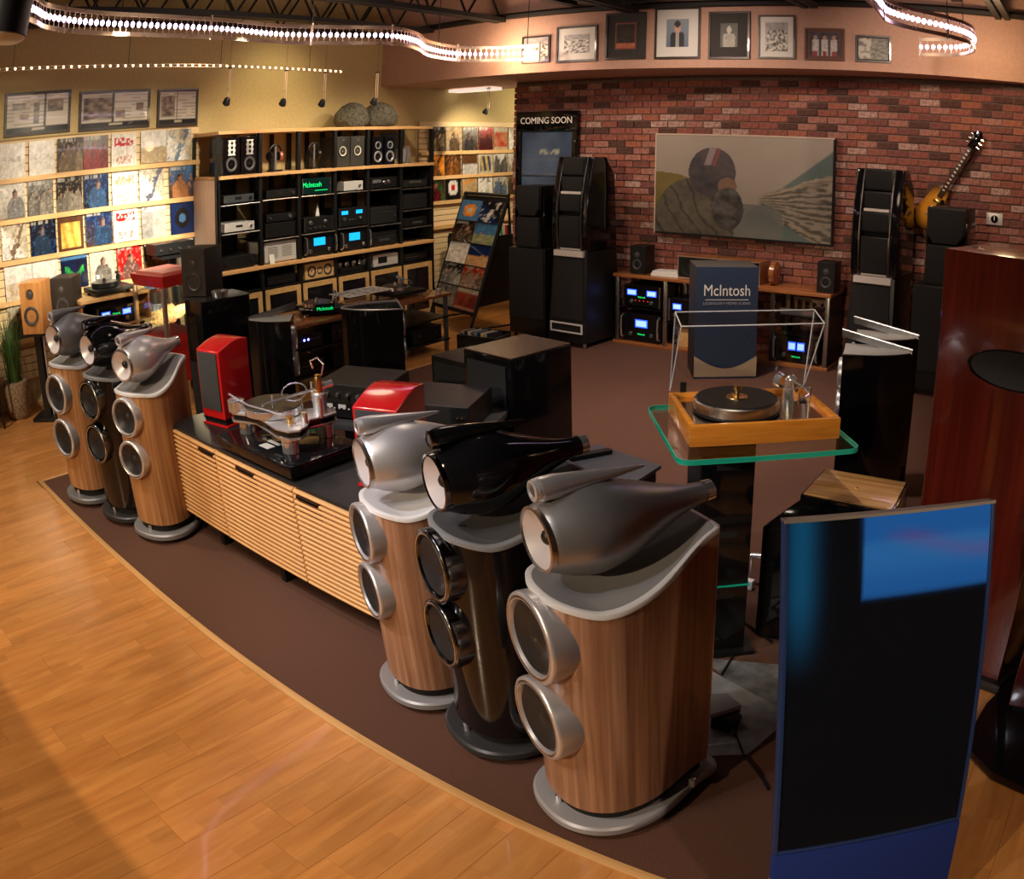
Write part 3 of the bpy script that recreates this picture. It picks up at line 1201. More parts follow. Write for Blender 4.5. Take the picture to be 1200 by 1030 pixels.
FRD = mat('dark_frame_wood', (.035, .022, .016), .35, coat=.3)
for (y0, y1, z0, z1, ph, dk, nm) in ((2.06, 2.87, 2.515, 2.925, [(.08, .3, .6, .8), (.22, .36, .35, .5), (.44, .53, .2, .8), (.66, .92, .5, .85)], .6, 'leftmost framed newspaper page spread on the yellow wall'),
                                     (2.98, 3.88, 2.505, 2.895, [(.03, .45, .25, .9), (.5, .66, .25, .5), (.82, .94, .45, .7)], .46, 'middle framed document with large photo on the yellow wall'),
                                     (3.98, 4.52, 2.495, 2.885, [(.05, .42, .25, .9)], .47, 'narrowest framed document, right one on the yellow wall')):
    frame('framed_document', nm, y1 - y0, z1 - z0, (-7.995, (y0 + y1)/2, z0), 90, .028, FRD, doc_fn(ph, int(y0*9), dk), 'framed documents', nx=54, ny=30)


def sof_at(x):
    for a, b2 in zip(sof, sof[1:]):
        if a[0] <= x <= b2[0]:
            f = (x - a[0])/(b2[0] - a[0])
            return a[1] + (b2[1] - a[1])*f, math.degrees(atan2(b2[1] - a[1], b2[0] - a[0]))
    return 8, 0


def photo_fn(kind, seed):
    def fn(u, v):
        n = vnoise(u*9, v*9, seed)
        n2 = vnoise(u*18, v*18, seed)
        if kind == 'team':
            return mix((.03, .03, .03), (.75, .73, .68), smooth(n2*1.3 - .1)) if v < .75 else mix((.3, .3, .3), (.55, .5, .5), n)
        if kind == 'man':
            c = mix((.16, .22, .30), (.34, .40, .46), v)
            if abs(u - .5) < .30 - .25*max(0, v - .42) and v < .52:
                c = (.02, .02, .03)
            if abs(u - .5) < .05 and v < .5:
                c = (.7, .7, .7) if abs(u - .5) > .02 else (.1, .05, .08)
            if (u - .5)**2/.020 + (v - .68)**2/.038 < 1:
                c = (.62, .42, .32)
            if (u - .5)**2/.024 + (v - .82)**2/.014 < 1:
                c = (.05, .035, .03)
            return c
        if kind == 'oldman':
            c = (.10, .10, .09)
            if abs(u - .5) < .36 - .4*max(0, v - .4) and v < .55:
                c = mix((.32, .31, .27), (.5, .48, .42), n2)
            if (u - .5)**2/.018 + (v - .72)**2/.03 < 1:
                c = (.55, .52, .45)
            return c
        if kind == 'players':
            c = mix((.06, .05, .08), (.14, .11, .14), n)
            for cx in (.2, .5, .8):
                if abs(u - cx) < .10 and v < .68:
                    c = mix((.75, .72, .68), (.5, .45, .45), n2)
                if (u - cx)**2/.004 + (v - .78)**2/.01 < 1:
                    c = (.5, .34, .26)
                if abs(u - cx) < .08 and v < .18:
                    c = (.35, .08, .08)
            return c
        if kind == 'court':
            c = mix((.02, .015, .012), (.10, .05, .03), n)
            if v < .25:
                c = mix((.45, .16, .08), (.7, .3, .15), n2)
            if u < .07 or u > .93 or v < .05 or v > .94:
                c = (.32, .11, .08)
            return c
        if kind == 'two':
            if u < .42:
                return mix((.6, .58, .52), (.2, .2, .18), smooth(n*1.4 - .3))
            return mix((.10, .11, .09), (.45, .44, .38), n2)
        return (.5, .5, .5)
    return fn


ph = [(-5.70, -5.35, 3.03, 3.325, 'team', .02, .0, (0, 0, 0), 'smallest black framed group photo, leftmost on pink soffit', 'team', FRD),
      (-5.27, -4.79, 3.015, 3.40, 'team', .022, .07, (.72, .70, .64), 'black framed group photo with cream mount, second on soffit', 'team', FRD),
      (-4.70, -4.27, 3.02, 3.51, 'court', .02, .085, (.045, .04, .038), 'dark mounted photo with rust coloured inner border on soffit', 'court', FRD),
      (-4.18, -3.715, 3.015, 3.545, 'man', .022, .10, (.74, .73, .69), 'tallest framed portrait of a suited man with white mount', 'man', FRD),
      (-3.63, -3.22, 3.01, 3.49, 'oldman', .02, .10, (.035, .03, .028), 'framed black and white portrait with wide black mount', 'oldman', FRD),
      (-3.14, -2.78, 3.015, 3.45, 'team', .018, .055, (.78, .76, .72), 'framed action photo with white mount, third from the right on soffit', 'team', FRD),
      (-2.69, -2.31, 3.01, 3.325, 'players', .018, .025, (.16, .07, .05), 'brown framed photo of three players in white on soffit', 'players', mat('brown_frame', (.14, .06, .04), .4)),
      (-2.21, -1.88, 3.01, 3.27, 'two', .016, .012, (.06, .05, .04), 'rightmost small framed picture with two panels on soffit', 'two', FRD)]
for (x0, x1, z0, z1, kd, fw, mw, mc, lb, k2, fc) in ph:
    xc = (x0 + x1)/2
    y, a = sof_at(xc)
    frame('framed_photo', lb, (x1 - x0)/cos(radians(a)), z1 - z0, (xc, y - .004, z0), a, fw, fc, photo_fn(kd, int(abs(x0)*37)), 'framed photos on the soffit', mw, mc, 24, 28)


# ------------------------------------------------------------------ electronics


def knob(m, x, z, r=.018, d=.02, y=0):
    m.lathe([(0, r), (d*.8, r), (d, r*.85)], (x, y, z), (0, -1, 0), 16)
    return m


def unit(label, w, h, d, loc, rz, front=BLKM, body=BLKM, grp=None, knobs=(), disp=None, dcol=METC, meters=(), mcol=METB, handles=False, glow=None, buttons=0, btncol=REDG,
         name='audio_component', cat='amplifier', fh=None, feet=True, kmat=ALUM, vents=False, cheeks=False, line=None):
    """local origin bottom centre of the front face; front looks along -Y"""
    t = thing(name, label, cat, loc, rz, grp)
    f = .012 if feet else 0
    MB().box(-w/2 + .004, w/2 - .004, .012, d, f, h).build('casing', body, t, bev=.002, seg=1)
    MB().box(-w/2, w/2, 0, .012, f, h).build('front_panel', front, t, bev=.002, seg=1)
    if feet:
        me = None
        for sx in (-1, 1):
            for yy in (.04, d - .04):
                if me is None:
                    o = MB().lathe([(0, .016), (.012, .018)], (0, 0, 0), (0, 0, 1), 10).build('foot', RUBB, t)
                    me = o.data
                else:
                    o = bpy.data.objects.new('foot', me)
                    COL.objects.link(o)
                    o.parent = t
                o.location = (sx*(w/2 - .04), yy, 0)
    for k in knobs:
        x, z, r = k[0], k[1], k[2] if len(k) > 2 else .018
        knob(MB(), x*w, f + z*(h - f), r).build('knob', kmat, t)
    if disp:
        x0, x1, z0, z1 = disp
        MB().box(x0*w, x1*w, -.002, .004, f + z0*(h - f), f + z1*(h - f)).build('display', dcol, t)
    for (cx, cz, mw_, mh_) in meters:
        MB().box(cx*w - mw_/2, cx*w + mw_/2, -.003, .004, f + cz*(h - f) - mh_/2, f + cz*(h - f) + mh_/2).build('meter', mcol, t)
        if mcol == METB:
            MB().box(cx*w - mw_*.42, cx*w + mw_*.42, -.0045, -.003, f + cz*(h - f) - mh_*.36, f + cz*(h - f) + mh_*.36).build('meter_dial', METW, t)
    if glow:
        x0, x1, z0, z1 = glow
        text('McIntosh', .024, GRNL, t, ((x0 + x1)/2*w, -.002, f + (z0 + z1)/2*(h - f)), name='glowing_logo', ext=.001)
    if buttons:
        for i in range(buttons):
            MB().cb((-.14 + .28*i/max(buttons - 1, 1))*w/.44*.9, -.002, f + .28*(h - f), .010, .006, .006).build('button', btncol, t)
    if handles:
        for sx in (-1, 1):
            x = sx*(w/2 - .012)
            MB().tube([(x, -.002, f + .10*(h - f)), (x, -.045, f + .16*(h - f)), (x, -.052, h*.5), (x, -.045, f + .86*(h - f)), (x, -.002, f + .93*(h - f))], .010, 8).build('handle', CHR, t)
    if cheeks:
        for sx in (-1, 1):
            MB().box(sx*(w/2) - .007, sx*(w/2) + .007, -.012, .004, f, h).build('cheek', ALUM, t)
    if vents:
        for cx in (-.24, .2):
            m = MB()
            for i in range(9):
                m.box((cx - .15)*w, (cx + .15)*w, -.002, .003, f + (.22 + .065*i)*(h - f), f + (.25 + .065*i)*(h - f))
            m.build('vent_slots', mat('vent_grey', (.25, .24, .22), .6), t)
    if line:
        MB().box(-w*.42, w*.42, -.002, .003, f + line*(h - f), f + line*(h - f) + .002).build('trim_line', ALUM, t)
    return t


def speaker_box(label, w, h, d, loc, rz, body=BLKM, front=None, drivers=((0, .70, .022, 'd'), (0, .32, .06, 'w')), grp=None, baffle=True, ring=ALUM, cone=CONE, name='bookshelf_speaker', bev=.006, tweet=None):
    t = thing(name, label, 'speaker', loc, rz, grp)
    MB().box(-w/2, w/2, .006 if baffle else 0, d, 0, h).build('cabinet', body, t, bev=bev)
    if baffle:
        MB().box(-w/2 + .004, w/2 - .004, 0, .010, .004, h - .004).build('baffle', front or body, t, bev=.002, seg=1)
    for dv in drivers:
        x, z, r, k = dv[:4]
        if k == 'w':
            o = MB().lathe([(-.004, r*1.12), (.006, r*1.12), (.007, r*.97), (.0, r*.94)], (x, 0, z*h), (0, -1, 0), 28, caps=False).build('woofer', ring, t)
            MB().lathe([(.002, r*.97), (.006, r*.88), (-.012, r*.36), (-.006, r*.30), (.002, 0)], (x, 0, z*h), (0, -1, 0), 24, caps=False).build('cone', cone, o)
        elif k == 'd':
            o = MB().lathe([(-.002, r*1.5), (.004, r*1.5), (.003, r*.8)], (x, 0, z*h), (0, -1, 0), 20, caps=False).build('tweeter', ring, t)
            MB().lathe([(.0, r), (.006, r*.8), (.010, 0)], (x, 0, z*h), (0, -1, 0), 16, caps=False).build('dome', cone, o)
    return t


# ------------------------------------------------------------------ wall of shelving
SX = -7.4
sh = thing('shelving_unit', 'long black shelving unit with pale wood boards along the left wall', 'shelf', (SX, 4.47, 0), 90)
SL = 7.72 - 4.47
bay = [0, .56, 1.10, 1.635, 2.15, 2.70, SL]
MB().box(-.0, SL, -.0, .58, 2.365, 2.40).build('top_board', MAPLE, sh, bev=.003)
MB().box(-.0, SL, -.03, .58, 1.915, 1.95).build('display_board', MAPLE, sh, bev=.003)
MB().box(.0, SL + .0, -.04, .58, .965, 1.0).build('lower_board', MAPLE, sh, bev=.003)
MB().box(.0, SL, .0, .58, .04, .08).build('base_board', BLKM, sh)
MB().box(-.018, 0, .0, .58, 0, 1.914).build('end_panel', PANELP, sh, bev=.002)
for i, b2 in enumerate(bay):
    MB().box(b2 - .022, b2 + .022, 0, .045, 0, 2.365).build('post', BLKM, sh)
    MB().box(b2 - .018, b2 + .018, .535, .58, 0, 2.365).build('post', BLKM, sh)
for i, c in enumerate((.83, 1.36, 1.88, 2.42)):
    MB().box(c - .025, c + .025, .54, .575, 1.0, 2.365).build('back_strut', BLKM, sh)
MB().box(.33, .54, .55, .575, 1.0, 1.915).build('back_panel', BLKM, sh)
MB().box(2.72, SL - .02, .55, .575, .1, 1.915).build('back_panel', BLKR, sh)
MB().box(.0, SL, .55, .575, .08, .965).build('lower_back_panel', BLKR, sh)
MB().box(SL, SL + .018, .0, .58, 0, 1.914).build('far_end_panel', BLKR, sh)
shelves = {0: (1.66, 1.37), 1: (1.67, 1.255), 2: (1.67, 1.262), 3: (1.67, 1.27), 4: (1.67, 1.255), 5: (1.65, 1.39, 1.18)}
for i, zs in shelves.items():
    for z in zs:
        o = MB().box(bay[i] + .022, bay[i + 1] - .022, -.0, .5, z - .012, z).build('shelf_plate', BLKM, sh)
        MB().cyl((bay[i] + .022, -.008, z - .006), (bay[i + 1] - .022, -.008, z - .006), .007, n=8).build('shelf_rod', ALUM, o)
# lower cabinet doors with pale frames
for i, (a, b2) in enumerate(((.06, .53), (.58, 1.08), (1.12, 1.615), (1.655, 2.13), (2.17, 2.68), (2.72, 3.22))):
    m = MB()
    z0, z1, fw = .10, .735, .055
    m.box(a, b2, -.012, .01, z0, z0 + fw).box(a, b2, -.012, .01, z1 - fw, z1).box(a, a + fw, -.012, .01, z0 + fw, z1 - fw).box(b2 - fw, b2, -.012, .01, z0 + fw, z1 - fw)
    o = m.build('door', MAPV, sh)
    MB().box(a + fw, b2 - fw, -.002, .004, z0 + fw, z1 - fw).build('glass_pane', mat('smoked_glass', (.01, .01, .012), .08, coat=.5), o)
    MB().box(bay[i] + .02, bay[i + 1] - .02, 0, .5, .745, .757).build('shelf_plate', BLKM, sh)


def on_shelf(y, z, dx=.0):
    return (SX - .03 - dx, y, z)


G1 = 'components on the wall shelving'
unit('slim grey disc player, upper shelf of the first bay', .40, .09, .32, on_shelf(4.76, 1.66), 90, mat('graphite_front', (.10, .11, .13), .35, metal=.5), grp=G1, disp=(-.14, .08, .35, .75), dcol=BLKM, knobs=((.38, .5, .018),), cat='player', kmat=BLKM)
unit('bright silver component below the grey player in the first bay', .40, .10, .32, on_shelf(4.76, 1.37), 90, SILF, SILF, grp=G1, disp=(-.12, .10, .45, .70), dcol=BLKM, knobs=((.38, .5, .014),), cat='player')
unit('wide black receiver at the bottom of the first bay', .46, .13, .36, on_shelf(4.74, 1.0), 90, grp=G1, disp=(-.15, .15, .55, .8), dcol=BLKM, knobs=((-.38, .5, .026), (.38, .5, .026)), kmat=BLKM, cat='receiver')
unit('black component with right hand knob, upper shelf of second bay', .42, .09, .34, on_shelf(5.34, 1.67), 90, grp=G1, disp=(-.15, .12, .4, .75), dcol=BLKR, knobs=((.38, .5, .016),), cat='player')
unit('black preamplifier stacked on another box in the second bay', .38, .09, .32, on_shelf(5.32, 1.42), 90, grp=G1, knobs=((-.38, .5, .012), (.36, .55, .020)), cat='preamplifier')
unit('plain black power supply box under the black preamplifier', .42, .162, .34, on_shelf(5.32, 1.255), 90, grp=G1, knobs=((-.38, .5, .010),), kmat=BLKM, cat='amplifier')
unit('champagne silver block amplifier with two vented squares', .45, .22, .36, on_shelf(5.31, 1.0), 90, SILF, SILF, grp=G1, vents=True, cat='amplifier')
t = unit('lit up display box with green lettering in the third bay', .41, .185, .2, on_shelf(5.84, 1.67), 90, mat('dark_green_glass', (.004, .02, .02), .15), grp=G1, cheeks=True, name='display_box', cat='display')
text('McIntosh', .075, GRNL, t, (-.06, -.004, .11), name='glowing_logo', ext=.001)
MB().box(-.02, .17, -.002, .003, .045, .05).build('green_line', GRNL, t)
unit('black preamplifier with two large knobs and silver cheeks, third bay', .42, .165, .34, on_shelf(5.87, 1.262), 90, grp=G1, knobs=((-.28, .62, .024), (.24, .62, .024), (-.3, .25, .010), (-.12, .25, .010), (.04, .25, .010), (.2, .25, .010)), cheeks=True, cat='preamplifier')
unit('blue metered power amplifier with chrome handles, third bay', .46, .235, .36, on_shelf(5.88, 1.0), 90, grp=G1, meters=((.0, .66, .17, .085),), mcol=METC, handles=True, knobs=((-.3, .22, .022), (.3, .22, .022)))
unit('small white preamplifier on glass shelf, fourth bay', .30, .115, .25, on_shelf(6.41, 1.67), 90, SILF, SILF, grp=G1, knobs=((.3, .5, .016),), cat='preamplifier')
unit('black integrated amplifier with two blue meters, fourth bay', .42, .215, .34, on_shelf(6.39, 1.27), 90, grp=G1, meters=((-.28, .76, .10, .042), (.26, .76, .10, .042)), mcol=METC, cheeks=True, knobs=((-.3, .4, .022), (.3, .4, .022), (-.1, .35, .008), (0, .35, .008), (.1, .35, .008)))
unit('blue metered power amplifier with chrome handles, fourth bay', .46, .235, .36, on_shelf(6.42, 1.0), 90, grp=G1, meters=((.0, .66, .17, .085),), mcol=METC, handles=True, knobs=((-.3, .22, .022), (.3, .22, .022)))
unit('black amplifier with silver knob dials, upper shelf of fifth bay', .44, .135, .34, on_shelf(6.90, 1.67), 90, grp=G1, knobs=((.02, .5, .026), (.18, .55, .024), (-.3, .5, .010)), disp=(-.42, -.1, .5, .8), dcol=mat('grey_window', (.12, .12, .13), .3))
unit('deep black power amplifier, middle shelf of fifth bay', .44, .20, .36, on_shelf(6.90, 1.255), 90, BLKR, BLKR, grp=G1, line=.7, knobs=((.4, .4, .008),))
unit('flat black amplifier at the bottom of the fifth bay', .44, .17, .36, on_shelf(6.90, 1.0), 90, BLKM, BLKR, grp=G1, line=.6, disp=(-.2, .2, .3, .5), dcol=mat('grey_window2', (.05, .05, .06), .3))
unit('black tuner on the highest plate of the last bay', .42, .10, .34, on_shelf(7.44, 1.65), 90, BLKR, grp=G1, line=.5, disp=(-.25, .25, .55, .85), dcol=mat('grey_window3', (.09, .08, .07), .3), cat='tuner')
unit('large dark amplifier under the tuner, last bay', .42, .19, .34, on_shelf(7.44, 1.39), 90, BLKR, BLKR, grp=G1, line=.8)
unit('black disc player above the lower board, last bay', .42, .11, .34, on_shelf(7.44, 1.18), 90, BLKM, BLKR, grp=G1, disp=(-.1, .3, .3, .5), dcol=mat('grey_window4', (.10, .10, .10), .3), cat='player')
# under the lower board
t = speaker_box('wooden centre speaker with three black drivers under the board', .44, .17, .26, (SX - .03, 5.87, .757), 90, MAPV, MAPV, (), name='centre_speaker')
for i, x in enumerate((-.12, .0, .12)):
    r = .055 if i != 1 else .035
    o = MB().lathe([(-.002, r*1.1), (.006, r*1.1), (.004, r*.9)], (x, 0, .085), (0, -1, 0), 24, caps=False).build('driver_ring', BLKM, t)
    MB().lathe([(.003, r*.95), (-.004, r*.4), (.004, 0)], (x, 0, .085), (0, -1, 0), 20, caps=False).build('cone', mat('grey_cone', (.16, .15, .15), .4), o)
t = thing('valve_amplifier', 'chrome valve amplifier with a row of glass tubes under the board', 'amplifier', (SX - .05, 6.39, .757), 90, G1)
MB().box(-.20, .20, 0, .26, .0, .055).build('chassis', BLKM, t, bev=.004)
for i in range(7):
    MB().lathe([(0, .010), (.005, .014), (.05, .014), (.062, .006), (.066, 0)], (-.17 + .055*i, .05 + .03*(i % 2), .055), (0, 0, 1), 12).build('valve', CHR, t)
MB().lathe([(0, .03), (.07, .03), (.075, .02)], (-.12, .18, .055), (0, 0, 1), 16).build('transformer', BLKM, t)
unit('silver slant fronted player with dark window under the board', .42, .145, .30, on_shelf(6.92, .757), 90, SILF, SILF, grp=G1, disp=(-.3, .05, .25, .8), dcol=BLKM, cat='player')
unit('low black component under the board in the second bay', .40, .11, .3, on_shelf(5.31, .757), 90, BLKM, grp=G1, line=.3, cat='player')
unit('wide black component under the board in the last bay', .42, .10, .3, on_shelf(7.44, .757), 90, BLKM, BLKR, grp=G1, line=.5, cat='player')
# display board items
for y, lb in ((4.66, 'left black speaker with white tweeter plate on display board'), (4.90, 'right black speaker with white tweeter plate on display board')):
    t = speaker_box(lb, .225, .385, .3, (SX - .03, y, 1.95), 90, BLK, BLK, ((0, .29, .068, 'w'),), 'speakers on the display board', ring=mat('dark_ring', (.06, .06, .065), .3), cone=mat('grey_cone2', (.14, .14, .15), .4))
    pl = MB()
    pr = []
    for i in range(21):
        a = i/20
        pr.append((.036 + .012*abs(cos(a*3*pi)), .20 + a*.155))
    pl.prism([(p[0], p[1]) for p in pr] + [(-p[0], p[1]) for p in pr[::-1]], -.006, .002, 'y')
    o = pl.build('tweeter_plate', mat('white_plate', (.85, .86, .84), .4), t)
    for zz in (.235, .28, .325):
        MB().lathe([(-.004, .017), (.008, .017), (.010, .008)], (0, 0, zz), (0, -1, 0), 14).build('tweeter', BLKM, o)


def headphones(label, y, cupm, z=1.95, s=1.0):
    t = thing('headphones', label, 'headphones', (SX - .1, y, z), 90)
    MB().cb(0, .06, .01, .14, .12, .02).build('stand_base', BLKM, t, bev=.003)
    MB().box(-.012, .012, .045, .065, .02, .27).build('stand_post', CHR, t)
    pts = [(.085*sin(a), .055, .20 + .085*cos(a)) for a in [radians(x) for x in range(-105, 106, 15)]]
    MB().tube(pts, .011, 8).build('headband', BLKM, t)
    for sx in (-1, 1):
        o = MB().lathe([(-.02, .03), (-.018, .048), (.012, .05), (.022, .03)], (sx*.078, .055, .165), (sx, -.25, 0), 18).build('ear_cup', cupm if sx > 0 else BLKM, t)
        MB().lathe([(0, .042), (.018, .046), (.022, .03)], (sx*.058, .058, .165), (-sx, 0, 0), 16).build('ear_pad', BLKR, o)
    return t


headphones('headphones with coppery ear cup on a small stand', 5.34, mat('copper_cup', (.45, .17, .12), .3, metal=.4))
headphones('all black headphones on a stand beside glowing box below', 5.90, BLKM)
MB_ = MB().prism([(-.035, 0), (.035, 0), (.035, .10), (-.035, .10)], 0, .003, 'y').build('price_card', WHITE, None, loc=(SX + .005, 5.17, 1.0), rot=(radians(-12), 0, pi/2))
tag(MB_, 'small white price card standing on the lower board', 'card')
t = thing('price_tag', 'little white pointed tag on the third bay shelf', 'card', (SX - .12, 5.93, 1.43), 90)
MB().prism([(-.03, 0), (.03, 0), (.0, .14)], 0, .003, 'y').build('card', WHITE, t)
for y, lb in ((6.24, 'left half of square black speaker pair with cream cone'), (6.47, 'right half of square black speaker pair with cream cone')):
    t = speaker_box(lb, .225, .345, .3, (SX - .03, y, 1.95), 90, mat('dark_baffle', (.035, .032, .026), .6), None, ((0, .52, .060, 'w'),), 'speakers on the display board', ring=BLKM, cone=mat('cream_cone', (.75, .70, .55), .5))
    MB().lathe([(-.002, .02), (.006, .02), (.004, .004)], (0, 0, .31), (0, -1, 0), 14).build('tweeter', ALUM, t)
for y, lb in ((6.80, 'left narrow speaker with silver ringed drivers'), (7.00, 'right narrow speaker with silver ringed drivers')):
    speaker_box(lb, .175, .33, .25, (SX - .03, y, 1.95), 90, BLK, BLK, ((0, .70, .040, 'w'), (0, .30, .058, 'w')), 'speakers on the display board', ring=SILP, cone=mat('silver_cone', (.35, .34, .38), .3, metal=.5))
t = thing('desk_lamp', 'chrome cylinder ornament on the display board beside the blue card', 'ornament', (SX - .12, 7.42, 1.95), 90)
MB().lathe([(0, .09), (.012, .09), (.013, .05), (.20, .045), (.21, .03)], (0, .05, 0), (0, 0, 1), 24).build('stem', CHR, t)
MB().lathe([(0, .05), (.16, .06)], (-.09, .06, .02), (0, 0, 1), 20).build('cylinder', SILV, t)
o = painted('wall_card', .30, .33, 10, 10, cover_fn((BL, GY, YL), 'gold', 77), PRINTM, None, .004, (-7.93, 7.45, 2.0), (0, 0, pi/2))
tag(o, 'blue grey printed card behind the chrome ornament', 'card')

# rocks on top
for (u0, u1, lb, sd, sy_) in ((398, 431, 'smaller grey brown rock shaped speaker on top of the shelving', 3, 0), (428, 464, 'larger rounded rock shaped speaker on top of the shelving', 8, .08)):
    a, b2 = at_x(u0, 150, -7.55), at_x(u1, 150, -7.55)
    w = (b2.y - a.y)
    hh = .285
    bm = bmesh.new()
    bmesh.ops.create_icosphere(bm, subdivisions=4, radius=1)
    for v in bm.verts:
        p = v.co
        n = vnoise(p.x*2 + 5, p.y*2 + p.z*2 + 5, sd)*.28 + vnoise(p.x*5 + 9, p.y*5 + p.z*4 + 3, sd)*.10
        k = .86 + n*.5
        v.co = Vector((p.x*k*.20, p.y*k*w*.5, max(p.z, -.55)*k*hh*.66 + hh*.36))
    me = bpy.data.meshes.new('rock_speaker')
    bm.to_mesh(me)
    bm.free()
    me.materials.append(STONE)
    me.polygons.foreach_set('use_smooth', [True]*len(me.polygons))
    o = bpy.data.objects.new('rock_speaker', me)
    COL.objects.link(o)
    mn = min(v.co.z for v in me.vertices)
    o.location = (-7.6 + sy_*.3, (a.y + b2.y)/2, 2.40 - mn)
    tag(o, lb, 'speaker', 'rock shaped speakers')

# ================================================================== big floor speakers with teardrop heads
def outline(n=56, w=.185, k=1.0, off=0):
    """plan outline, right side from front centre to rear centre; front is -Y. returns list of (x, y)"""
    pts = []
    for i in range(n + 1):
        t = i/n
        if t < .5:
            a = t/.5*pi/2
            x = (w + off)*sin(a)**.85
            y = -.09 - (.17 + off)*cos(a)**.95 if cos(a) > 0 else -.09
        else:
            s_ = (t - .5)/.5
            if s_ < .86:
                q = s_/.86
                x = (w + off)*(1 - .46*smooth(q)*q**.35)
                y = -.09 + .33*q
            else:
                q = (s_ - .86)/.14
                x = (w + off)*.54*cos(q*pi/2)**.5
                y = .24 + (.02 + off)*sin(q*pi/2)
        pts.append((x, y*k))
    return pts


def top_z(y, z0=.872, rise=.115):
    q = max(0, min(1, (y + .17)/.41))
    return z0 + rise*(.35*smooth(q) + .65*q**1.5) + .012*smooth((-y - .16)/.10)


def tower(label, loc, rz, sc, pods, body, shell, trim, cap, suede, ringm, spine, grp):
    t = thing('floor_speaker', label, 'speaker', loc, rz, grp)
    t.scale = (sc, sc, sc)
    R = outline()
    full = R + [(-x, y) for x, y in R[::-1][1:-1]]
    m = MB()
    m.loft([[(x, y, .105) for x, y in full], [(x, y, .40) for x, y in full], [(x, y, top_z(y) - .02) for x, y in full]], caps=False)
    m.add([(x, y, .105) for x, y in full], [tuple(range(len(full)))])
    m.build('cabinet', body, t, ang=50)
    # top plate: rim + inlay following the dip
    Ro, Ri = outline(off=.006), outline(w=.172)
    Ri = [(x, -.09 + (y + .09)*.94 if y < -.09 else y*.955) for x, y in Ri]
    fo = Ro + [(-x, y) for x, y in Ro[::-1][1:-1]]
    fi = Ri + [(-x, y) for x, y in Ri[::-1][1:-1]]
    m = MB()
    n = len(fo)
    rings = [[(x, y, top_z(y) - .017) for x, y in fo], [(x, y, top_z(y) - .003) for x, y in fo], [(x*.985, y*.985, top_z(y)) for x, y in fo], [(x, y, top_z(y) + .001) for x, y in fi]]
    m.loft(rings, caps=False)
    m.build('top_plate', cap, t, ang=50)
    m = MB()
    vs, fs = [], []
    for i, (x, y) in enumerate(Ri):
        vs += [(-x, y, top_z(y) + .0012), (x, y, top_z(y) + .0012)]
    for i in range(len(Ri) - 1):
        fs.append((2*i, 2*i + 1, 2*i + 3, 2*i + 2))
    m.add(vs, fs).build('suede_inlay', suede, t)
    # rear spine
    MB().box(-.07, .07, .258, .275, .11, top_z(.24) - .01).build('spine', spine, t, bev=.006)
    # plinth
    R2 = outline(off=.028)
    f2 = [(x*1.02, y*1.06) for x, y in R2] + [(-x*1.02, y*1.06) for x, y in R2[::-1][1:-1]]
    m = MB()
    m.loft([[(x*.97, y*.97, .022) for x, y in f2], [(x, y, .03) for x, y in f2], [(x, y, .052) for x, y in f2], [(x*.97, y*.97, .060) for x, y in f2]])
    m.build('plinth', trim, t, ang=40)
    MB().loft([[(x*.9, y*.92, .06) for x, y in full], [(x*.9, y*.92, .105) for x, y in full]]).build('plinth_gap', BLKR, t)
    me = None
    for sx, yy in ((-.12, -.16), (.12, -.16), (-.08, .2), (.08, .2)):
        if me is None:
            o = MB().lathe([(0, .014), (.022, .020), (.024, .02)], (0, 0, 0), (0, 0, 1), 12).build('foot', RUBB, t)
            me = o.data
        else:
            o = bpy.data.objects.new('foot', me)
            COL.objects.link(o)
            o.parent = t
        o.location = (sx, yy, 0)
    for sx, yy in ((-.15, .15), (.15, .15), (0, -.25)):
        MB().lathe([(0, .012), (.03, .012), (.032, .009)], (sx, yy, .06), (0, 0, 1), 12).build('leveller', CHR, t)
    # two bass pods
    pr_ = pods[2]
    for zz in pods[:2]:
        k = pr_/.118
        P3 = (0, -.252, zz)
        o = MB().lathe([(-.13, .110*k), (-.04, .115*k), (.034, .118*k), (.042, .1165*k), (.046, .112*k), (.045, .099*k), (.034, .095*k), (.030, .094*k)], P3, (0, -1, 0), 48, caps=False).build('bass_pod', ringm, t, ang=50)
        MB().lathe([(.030, .095*k), (.038, .088*k), (.033, .081*k), (.019, .046*k), (.014, .030*k), (.021, .021*k), (.025, 0)], P3, (0, -1, 0), 40, caps=False).build('woofer_cone', CONE, o, ang=60)
        MB().lathe([(.0445, .110*k), (.0475, .1055*k), (.0445, .100*k)], P3, (0, -1, 0), 44, caps=False).build('chrome_ring', ALUM, o)
    # teardrop head
    hz = 1.033
    L_ = .515
    prof = []
    for i in range(31):
        s_ = i/30
        if s_ < .26:
            r = .090 + .038*sin(s_/.26*pi/2)
        else:
            q = (s_ - .26)/.74
            r = .128 - .098*smooth(q)**.95
        prof.append((s_*L_, r))
    ax = Vector((0, 1, .045)).normalized()
    org = Vector((0, -.242, hz))
    h = MB().lathe([(-.004, .086)] + prof + [(L_ + .004, .026), (L_ + .004, 0)], org, ax, 44, caps=False).build('head', shell, t, ang=60)
    MB().lathe([(L_ - .012, .0325), (L_ + .016, .031), (L_ + .018, .022), (L_ + .010, .018)], org, ax, 28, caps=False).build('tail_ring', CHR, h)
    MB().lathe([(-.002, .092), (-.014, .090), (-.016, .083), (-.004, .079)], org, ax, 44, caps=False).build('front_ring', ringm if ringm != SILP else ALUM, h, ang=50)
    MB().lathe([(-.008, .082), (-.011, .079), (.004, .060), (.022, .030), (.026, .020)], org, ax, 40, caps=False).build('midrange_cone', CONEW, h, ang=60)
    MB().lathe([(.022, .021), (.012, .019), (.006, .012), (.004, 0)], org, ax, 20, caps=False).build('dust_cap', BLKM, h, ang=60)
